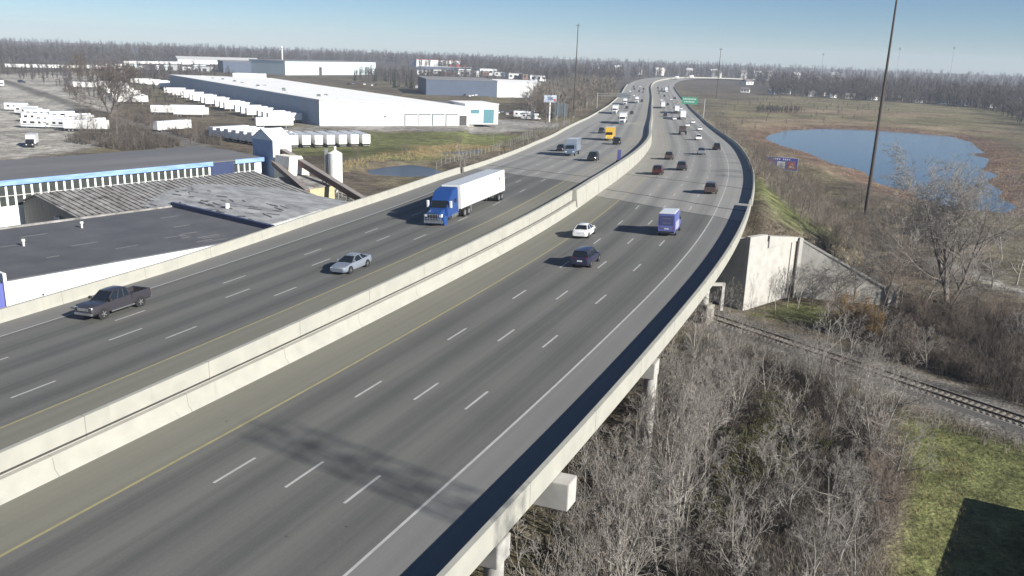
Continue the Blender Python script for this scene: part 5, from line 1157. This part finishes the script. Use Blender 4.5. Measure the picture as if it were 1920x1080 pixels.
for i in range(20):
    s = random.uniform(270, 430); l = 23+random.uniform(1, 9); x, y = road_xy(s, l); plant(random.choice(('brn0','brn1','shr0','shr2')), float(x), float(y), 'dark brush tree on the bank beside the outbound barrier', 'brush beside the outbound barrier', random.uniform(.45,.8))
for i, (x, y) in enumerate(sample([(20,400),(34,480),(52,600),(30,620),(5,520),(4,430)], 24, 9, 9)): plant(random.choice(('brn0','brn1','mid0','mid3')), x, y, 'tall bare tree in the wood beside the far inbound road', 'trees beside the far inbound road', random.uniform(1.3,1.9))
for i, (x, y) in enumerate(((-34,262),(-50,262),(-45,240),(-8,300),(-20,300),(-60,255),(-12,318))): plant(('shr0','shr1','brn0','sap3','shr2','brn2','sap1')[i], x, y, 'lone bare shrub in the grass around the ponds', 'shrubs around the ponds', (.9,.8,.5,.8,.9,.6,.7)[i], cat='shrub')
# conifers
def conifer(seed):
    rnd = np.random.default_rng(seed); V = []; F = []; H = 10.0
    for i in range(420):
        z = .5+(H-.6)*rnd.random()**1.25; R_ = (H-z)/H*2.6*(.7+.4*rnd.random()); a = rnd.random()*6.283; c, s = math.cos(a), math.sin(a); w_ = .28; k = len(V)
        V += [(c*R_*.15-s*w_, s*R_*.15+c*w_, z+.3), (c*R_*.15+s*w_, s*R_*.15-c*w_, z+.3), (c*R_, s*R_, z-.25*R_)]; F.append((k,k+1,k+2))
    return V, F
cons = []
for i in range(2):
    t = thing('conifer', 'x', 'tree'); V, F = conifer(200+i); fast('crown', V, F, m_evg, t); b = MB(); b.tube((0,0,-.3), (0,0,9.0), .2, .04, n=6); b.build('trunk', m_barkd, t); cons.append([t, False])
for i, (x, y, sc) in enumerate(((-98,690,1.3),(-90,700,1.1),(-84,684,1.5),(-76,694,1.2),(-70,678,1.5),(-62,690,1.3),(-150,800,1.1),(-132,804,1.2),(-124,812,1.2),(-116,806,1.1),(-300,640,.9))):
    c = cons[i % 2]; t = c[0] if not c[1] else copy_tree(c[0]); c[1] = True; tag(t, 'dark evergreen conifer in the row beyond the white warehouse', 'tree', 'conifers beyond the warehouse'); t.location = (x, y, gz(x,y)); t.scale = (sc,)*3

# uncountable growth: brush, reeds, grass and the far woods
def slivers(P, rnd, per, h, spread, w, up=1.0, twigs=0):
    n = len(P); Z = ground_z(P); base = np.repeat(np.concatenate([P, Z[:,None]-.1], 1), per, 0); N = len(base)
    H = np.repeat(h[0]+(h[1]-h[0])*rnd.random(n), per)*(.55+.55*rnd.random(N)); az = rnd.random(N)*6.283; le = rnd.random(N)*spread
    tip = base+np.stack([np.cos(az)*le*H, np.sin(az)*le*H, H*up], 1); base = base+np.stack([rnd.normal(0,.25,N), rnd.normal(0,.25,N), np.zeros(N)], 1)
    tri = []
    def add(a, b, ww):
        th = rnd.random(len(a))*3.1416; o = np.stack([np.cos(th), np.sin(th), np.zeros(len(a))], 1)*ww[:,None]
        tri.append(np.stack([a-o, a+o, b], 1))
    add(base, tip, w*(.6+.8*rnd.random(N)))
    for k in range(twigs):
        f = .35+.55*rnd.random(N); a = base+(tip-base)*f[:,None]; az2 = rnd.random(N)*6.283; L = H*(.22+.25*rnd.random(N)); b = a+np.stack([np.cos(az2)*L*.7, np.sin(az2)*L*.7, L*.7], 1); add(a, b, w*.6*np.ones(N))
    T = np.concatenate(tri, 0); return T.reshape(-1,3), np.arange(len(T)*3).reshape(-1,3)
def stuff(name, poly, n, per, h, spread, w, m, label, cat, twigs=2, seed=1, avoid=None):
    rnd = np.random.default_rng(seed); P = np.asarray(poly, float); lo, hi = P.min(0), P.max(0); Q = lo+(hi-lo)*rnd.random((n*4,2)); Q = Q[poly_sdf(Q, poly)+(vnoise(Q, .4, 3)-.5)*2 < 0]
    Q = Q[np.abs(rail_sd(Q)) > 3.3]; Q = Q[vnoise(Q, .22, seed) > .28][:n]
    V, F = slivers(Q, rnd, per, h, spread, w, twigs=twigs); o = fast(name, V, F, m); return tag(o, label, cat, kind='stuff')
stuff('brush', NEAR, 6500, 6, (.6,2.6), .55, .019, m_brush, 'brown brush filling the ground between bridge and lawn', 'brush', 2, 11)
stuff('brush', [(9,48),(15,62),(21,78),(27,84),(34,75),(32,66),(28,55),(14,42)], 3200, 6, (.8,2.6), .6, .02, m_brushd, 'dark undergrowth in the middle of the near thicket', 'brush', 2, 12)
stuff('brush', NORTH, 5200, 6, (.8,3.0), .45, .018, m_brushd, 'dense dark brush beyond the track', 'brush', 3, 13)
stuff('brush', SLOPE, 5000, 6, (.6,2.4), .5, .022, m_brush, 'brown brush covering the slope between bridge and lake', 'brush', 3, 14)
stuff('brush', [(32.5,81.5),(36.5,76.5),(46,64.5),(60,52),(58,50),(44,62.5),(35.5,73.5),(31.5,80)], 900, 6, (.4,1.4), .5, .018, m_brush, 'strip of brush between the track and the lawn', 'brush', 2, 15)
stuff('brush', LEFTB, 3000, 5, (1.0,3.6), .45, .06, m_brushd, 'brown brush around the huge old tree', 'brush', 2, 16)
fp = [road_xy(s, float(l_out(s))-4) for s in range(170, 470, 20)]+[road_xy(s, float(l_out(s))-15) for s in range(460, 160, -20)]
stuff('brush', [(float(a), float(b_)) for a, b_ in fp], 2200, 5, (.6,2.2), .4, .045, m_brush, 'brown brush along the inbound barrier', 'brush', 2, 17)
fp = [road_xy(s, 21.5) for s in range(200, 620, 20)]+[road_xy(s, 38) for s in range(610, 190, -20)]
stuff('brush', [(float(a), float(b_)) for a, b_ in fp], 2600, 5, (.5,1.9), .4, .05, m_brush, 'brush on the bank along the outbound barrier', 'brush', 2, 18)
stuff('reeds', [(-44,219),(-40,240),(-30,248),(-16,262),(-6,290),(-20,296),(-34,270),(-50,235)], 1800, 6, (.4,1.3), .3, .04, m_straw, 'straw coloured reeds around the ponds', 'reeds', 0, 19)
stuff('dry_grass', [(100,395),(130,450),(195,480),(250,440),(200,370),(240,330),(140,225),(100,225)], 2400, 6, (.3,1.0), .5, .06, m_straw, 'dry grass around the lake shore', 'grass', 0, 20)
stuff('lawn_grass', ZONES[2][0], 16000, 5, (.08,.24), .8, .014, m_grassg, 'rough green grass of the lawn', 'grass', 0, 21)
stuff('lawn_grass', ZONES[3][0], 1600, 5, (.1,.3), .8, .015, m_grassg, 'patch of green grass below the pale wing wall', 'grass', 0, 22)
stuff('dry_grass', [(36,74),(33.5,69.5),(30.5,58),(24,46),(18,30),(24,28),(30,46),(36,58),(38,70)], 1700, 5, (.15,.6), .6, .015, m_straw, 'dry grass fringe between lawn and thicket', 'grass', 0, 23)
def far_tree(seed):
    rnd = np.random.default_rng(seed); T = []
    def sl(a, b, w):
        th = rnd.random()*3.14; o = np.array([math.cos(th), math.sin(th), 0])*w; T.append((a-o, a+o, b))
    z0 = np.array([0,0,-.5]); sl(z0, np.array([0,0,8.0]), .24); sl(z0, np.array([.6,.2,7.0]), .22)
    for i in range(62):
        f = .18+.7*rnd.random(); a = np.array([rnd.normal(0,.5*f), rnd.normal(0,.5*f), 12*f]); az = rnd.random()*6.283; L = (2.2+3.4*rnd.random())*(1.15-.55*f); el = .35+.9*rnd.random()
        sl(a, a+np.array([math.cos(az)*math.cos(el)*L, math.sin(az)*math.cos(el)*L, math.sin(el)*L]), .11+.10*rnd.random())
    return np.array(T)
FT = [far_tree(300+i) for i in range(6)]
def far_wood(name, Q, m, label, hs=(.8,1.5), seed=1, wide=1.0):
    rnd = np.random.default_rng(seed); Z = ground_z(Q); out = []
    k = rnd.integers(0, 6, len(Q)); sc = hs[0]+(hs[1]-hs[0])*rnd.random(len(Q)); a = rnd.random(len(Q))*6.283
    for j in range(6):
        I = np.where(k == j)[0]; T = FT[j].reshape(-1,3); c, s = np.cos(a[I])[:,None], np.sin(a[I])[:,None]
        X = (T[None,:,0]*c-T[None,:,1]*s)*sc[I][:,None]*wide+Q[I,0][:,None]; Y = (T[None,:,0]*s+T[None,:,1]*c)*sc[I][:,None]*wide+Q[I,1][:,None]; W = T[None,:,2]*sc[I][:,None]+Z[I][:,None]
        out.append(np.stack([X, Y, W], 2).reshape(-1,3))
    V = np.concatenate(out, 0); o = fast(name, V, np.arange(len(V)).reshape(-1,3), m); return tag(o, label, 'woods', kind='stuff')
def off_road(Q, lo=-50, hi=34):
    CX = XY[::10]; d = ((Q[:,None,:]-CX[None])**2).sum(2); k = np.minimum(d.argmin(1)*10, len(XY)-1); lat = ((Q-XY[k])*RT[k]).sum(1); return Q[(lat < lo) | (lat > hi) | (d.min(1) > 150**2)]
def wedge(n, a0, a1, near, far, seed):
    rnd = np.random.default_rng(seed); a = a0+(a1-a0)*rnd.random(n); u = rnd.random(n); nr = np.interp(a, *near) if isinstance(near, tuple) else near
    r = nr*(far/nr)**(u**1.6); return np.stack([r*np.sin(np.radians(a)), r*np.cos(np.radians(a))], 1)
far_wood('far_woods', off_road(wedge(8500, -42, 44, ([-42,-31,-22,-14,-9,-4,2,8,13,17,22,27,31,44],[1050,1080,1350,1350,1650,1250,980,1000,1500,950,900,850,760,600]), 3700, 31)), m_wood, 'grey bare woods stretching along the horizon', (.6,1.75), 32, 1.25)
QB = sample([(243,855),(304,800),(363,770),(372,690),(320,560),(300,520),(330,470),(480,600),(560,800),(420,960),(280,960)], 1000, 3, 33)
far_wood('lakeside_woods', QB, m_wood, 'dark bare woods bordering the field beyond the lake', (.8,1.35), 34, 1.2)
far_wood('roadside_woods', off_road(sample([(20,420),(46,560),(70,700),(100,860),(60,900),(20,700),(6,520)], 480, 4, 35), -38, 60), m_wood2, 'pale brown bare woods beside the far inbound road', (.7,1.15), 36, 1.2)
far_wood('yard_woods', sample([(-330,900),(-240,760),(-260,640),(-330,620),(-420,700),(-420,860)], 120, 9, 37), m_wood, 'scattered bare trees between yards and depots', (.6,1.0), 38, 1.2)
far_wood('yard_woods', sample([(-180,1020),(-60,1000),(-20,860),(-70,730),(-110,730),(-160,850)], 220, 7, 39), m_wood, 'bare trees around the distant stores', (.6,1.0), 40, 1.2)
far_wood('field_scrub', sample([(70,300),(95,420),(150,640),(230,800),(300,740),(260,560),(160,480),(105,410)], 90, 12, 41), m_wood2, 'scattered scrub in the dry field beyond the lake', (.15,.35), 42, 1.6)
far_wood('field_scrub', sample([(150,555),(175,560),(190,580),(165,590)], 60, 2, 43), m_wood, 'dark clump of scrub in the dry field', (.2,.42), 44, 1.6)
far_wood('yard_woods', sample([(-420,640),(-300,560),(-235,590),(-250,700),(-320,800),(-440,800)], 130, 8, 45), m_wood, 'brown bare trees at the back of the gravel lot', (.5,.9), 46, 1.2)
far_wood('yard_woods', sample([(-215,420),(-180,400),(-165,440),(-240,560),(-280,600),(-300,560)], 90, 6, 47), m_wood, 'brown scrub between gravel lot and warehouse yard', (.3,.65), 48, 1.3)
for i in range(12):
    x = -430+i*9+random.uniform(-3,3); y = 880+random.uniform(0,60); block('shop', 'low pale shed among the distant trailers at the wood edge', x, y, R(random.uniform(0,40)), random.uniform(9,20), 9, random.uniform(3.5,6), (m_ww, m_pale, MATS['grey_cladding'])[i % 3], m_dkroof, 'shed', 'distant pale sheds', door=0)
for i in range(10):
    x = -120+i*16+random.uniform(-5,5); y = 1060+random.uniform(-60,120); block('shop', 'small pale shop among the trees near the distant superstore', x, y, R(random.uniform(-20,30)), random.uniform(10,22), 10, random.uniform(4,7), (m_ww, MATS['grey_cladding'], m_brick)[i % 3], m_dkroof, 'shop', 'distant small shops', wins=3)
# fence along the field
fpts = [(-22,236),(-8,280),(6,345),(16,388),(26,425)]
t = thing('wire_fence', 'grey post and wire fence between the ponds and the inbound road', 'fence', (fpts[0][0], fpts[0][1], gz(*fpts[0])))
b0 = MB(); b0.tube((0,0,-.3), (0,0,2.1), .06, n=5); post = None; prev = None; wires = MB()
for (ax, ay), (bx_, by) in zip(fpts[:-1], fpts[1:]):
    n = int(math.hypot(bx_-ax, by-ay)/3.2)
    for i in range(n):
        x = ax+(bx_-ax)*i/n; y = ay+(by-ay)*i/n; z = gz(x, y); L_ = (x-fpts[0][0], y-fpts[0][1], z-t.location.z)
        if post is None: post = b0.build('post', m_galv, t)
        else: post = post.copy(); link(post, t)
        post.location = L_
        if prev:
            for h in (.4, 1.2, 2.0): wires.tube((prev[0],prev[1],prev[2]+h), (L_[0],L_[1],L_[2]+h), .02, n=3)
        prev = L_
wires.build('wires', m_galv, t)
# houses at the wood edge beyond the lake
hm = [mat('house_white', (.68,.68,.66), .7), mat('house_cream', (.5,.45,.36), .7), mat('house_grey', (.32,.32,.33), .7), m_brick]; hr = mat('shingle_roof', (.13,.12,.12), .9)
for i, (x, y) in enumerate(((250,864),(268,880),(284,852),(300,842),(316,836),(334,826),(350,812),(366,800),(378,780),(388,760),(398,738),(304,872),(358,830),(228,884))):
    block('house', 'small gabled house at the wood edge beyond the lake', x, y, R(random.uniform(-30,30)), 8.5, 6.5, 3.0, hm[(0,0,2,0,1,0,3,0,0,2,0,1,0,0)[i]], hr, 'house', 'houses at the wood edge', wins=3, roof=2.0)
for i in range(9):
    x = 300+i*38; y = 1180+random.uniform(-60,60); block('house', 'pale house in the distant settlement beyond the bend', x, y, R(random.uniform(-40,40)), 14, 9, 4, hm[i % 3], hr, 'house', 'distant settlement houses', wins=2, roof=3)
# distant radio masts
for x, y, h in ((640,1500,60),(760,1560,66),(560,1640,48)):
    t = thing('radio_mast', 'thin lattice radio mast on the wooded horizon', 'mast', (x, y, gz(x,y)), 0, 'radio masts on the horizon')
    b = MB(); b.tube((0,0,0), (0,0,h), .7, .35, n=4); b.build('lattice', m_galv, t); b = MB(); b.tube((0,0,h-4), (0,0,h-1), 1.6, n=6); b.build('antenna', m_galv, t)
t = thing('water_tower', 'slim white water tower above the distant woods', 'tower', (-310, 1150, gz(-310,1150)))
b = MB(); b.tube((0,0,-.5), (0,0,24), 1.1, .9, n=12); b.build('shaft', m_trim, t, smooth=40); b = MB(); b.tube((0,0,23.5), (0,0,25), 1.0, 2.0, n=16); b.tube((0,0,25), (0,0,27), 2.0, .7, n=16); b.build('tank', m_trim, t, smooth=40)
for i in range(16):
    x = 150+i*30+random.uniform(-10,10); y = 1560+random.uniform(-120,160); block('house', 'tiny pale roof among the hazy woods near the horizon', x, y, R(random.uniform(-40,40)), 15, 10, 9, hm[i % 3], MATS['light_roof'] if i % 2 else hr, 'house', 'pale roofs near the horizon', roof=4)
# ------------------------------------------------------------------ haze
hb = MB(); hb.box(-4150, 4150, -800, 4150, -25, 62); hz = hb.build('haze', mat('haze_air', (.5,.5,.5))); hz.data.materials.clear()
hm_ = bpy.data.materials.new('haze_air_volume'); hm_.use_nodes = True; nt = hm_.node_tree; nt.nodes.remove(nt.nodes['Principled BSDF'])
pv = nt.nodes.new('ShaderNodeVolumePrincipled'); pv.inputs['Color'].default_value = (.78,.86,1.0,1); pv.inputs['Density'].default_value = 0.00019; pv.inputs['Anisotropy'].default_value = 0.0
nt.links.new(pv.outputs[0], nt.nodes['Material Output'].inputs['Volume']); hz.data.materials.append(hm_); hz['kind'] = 'stuff'; hz['label'] = 'thin pale blue haze in the air'
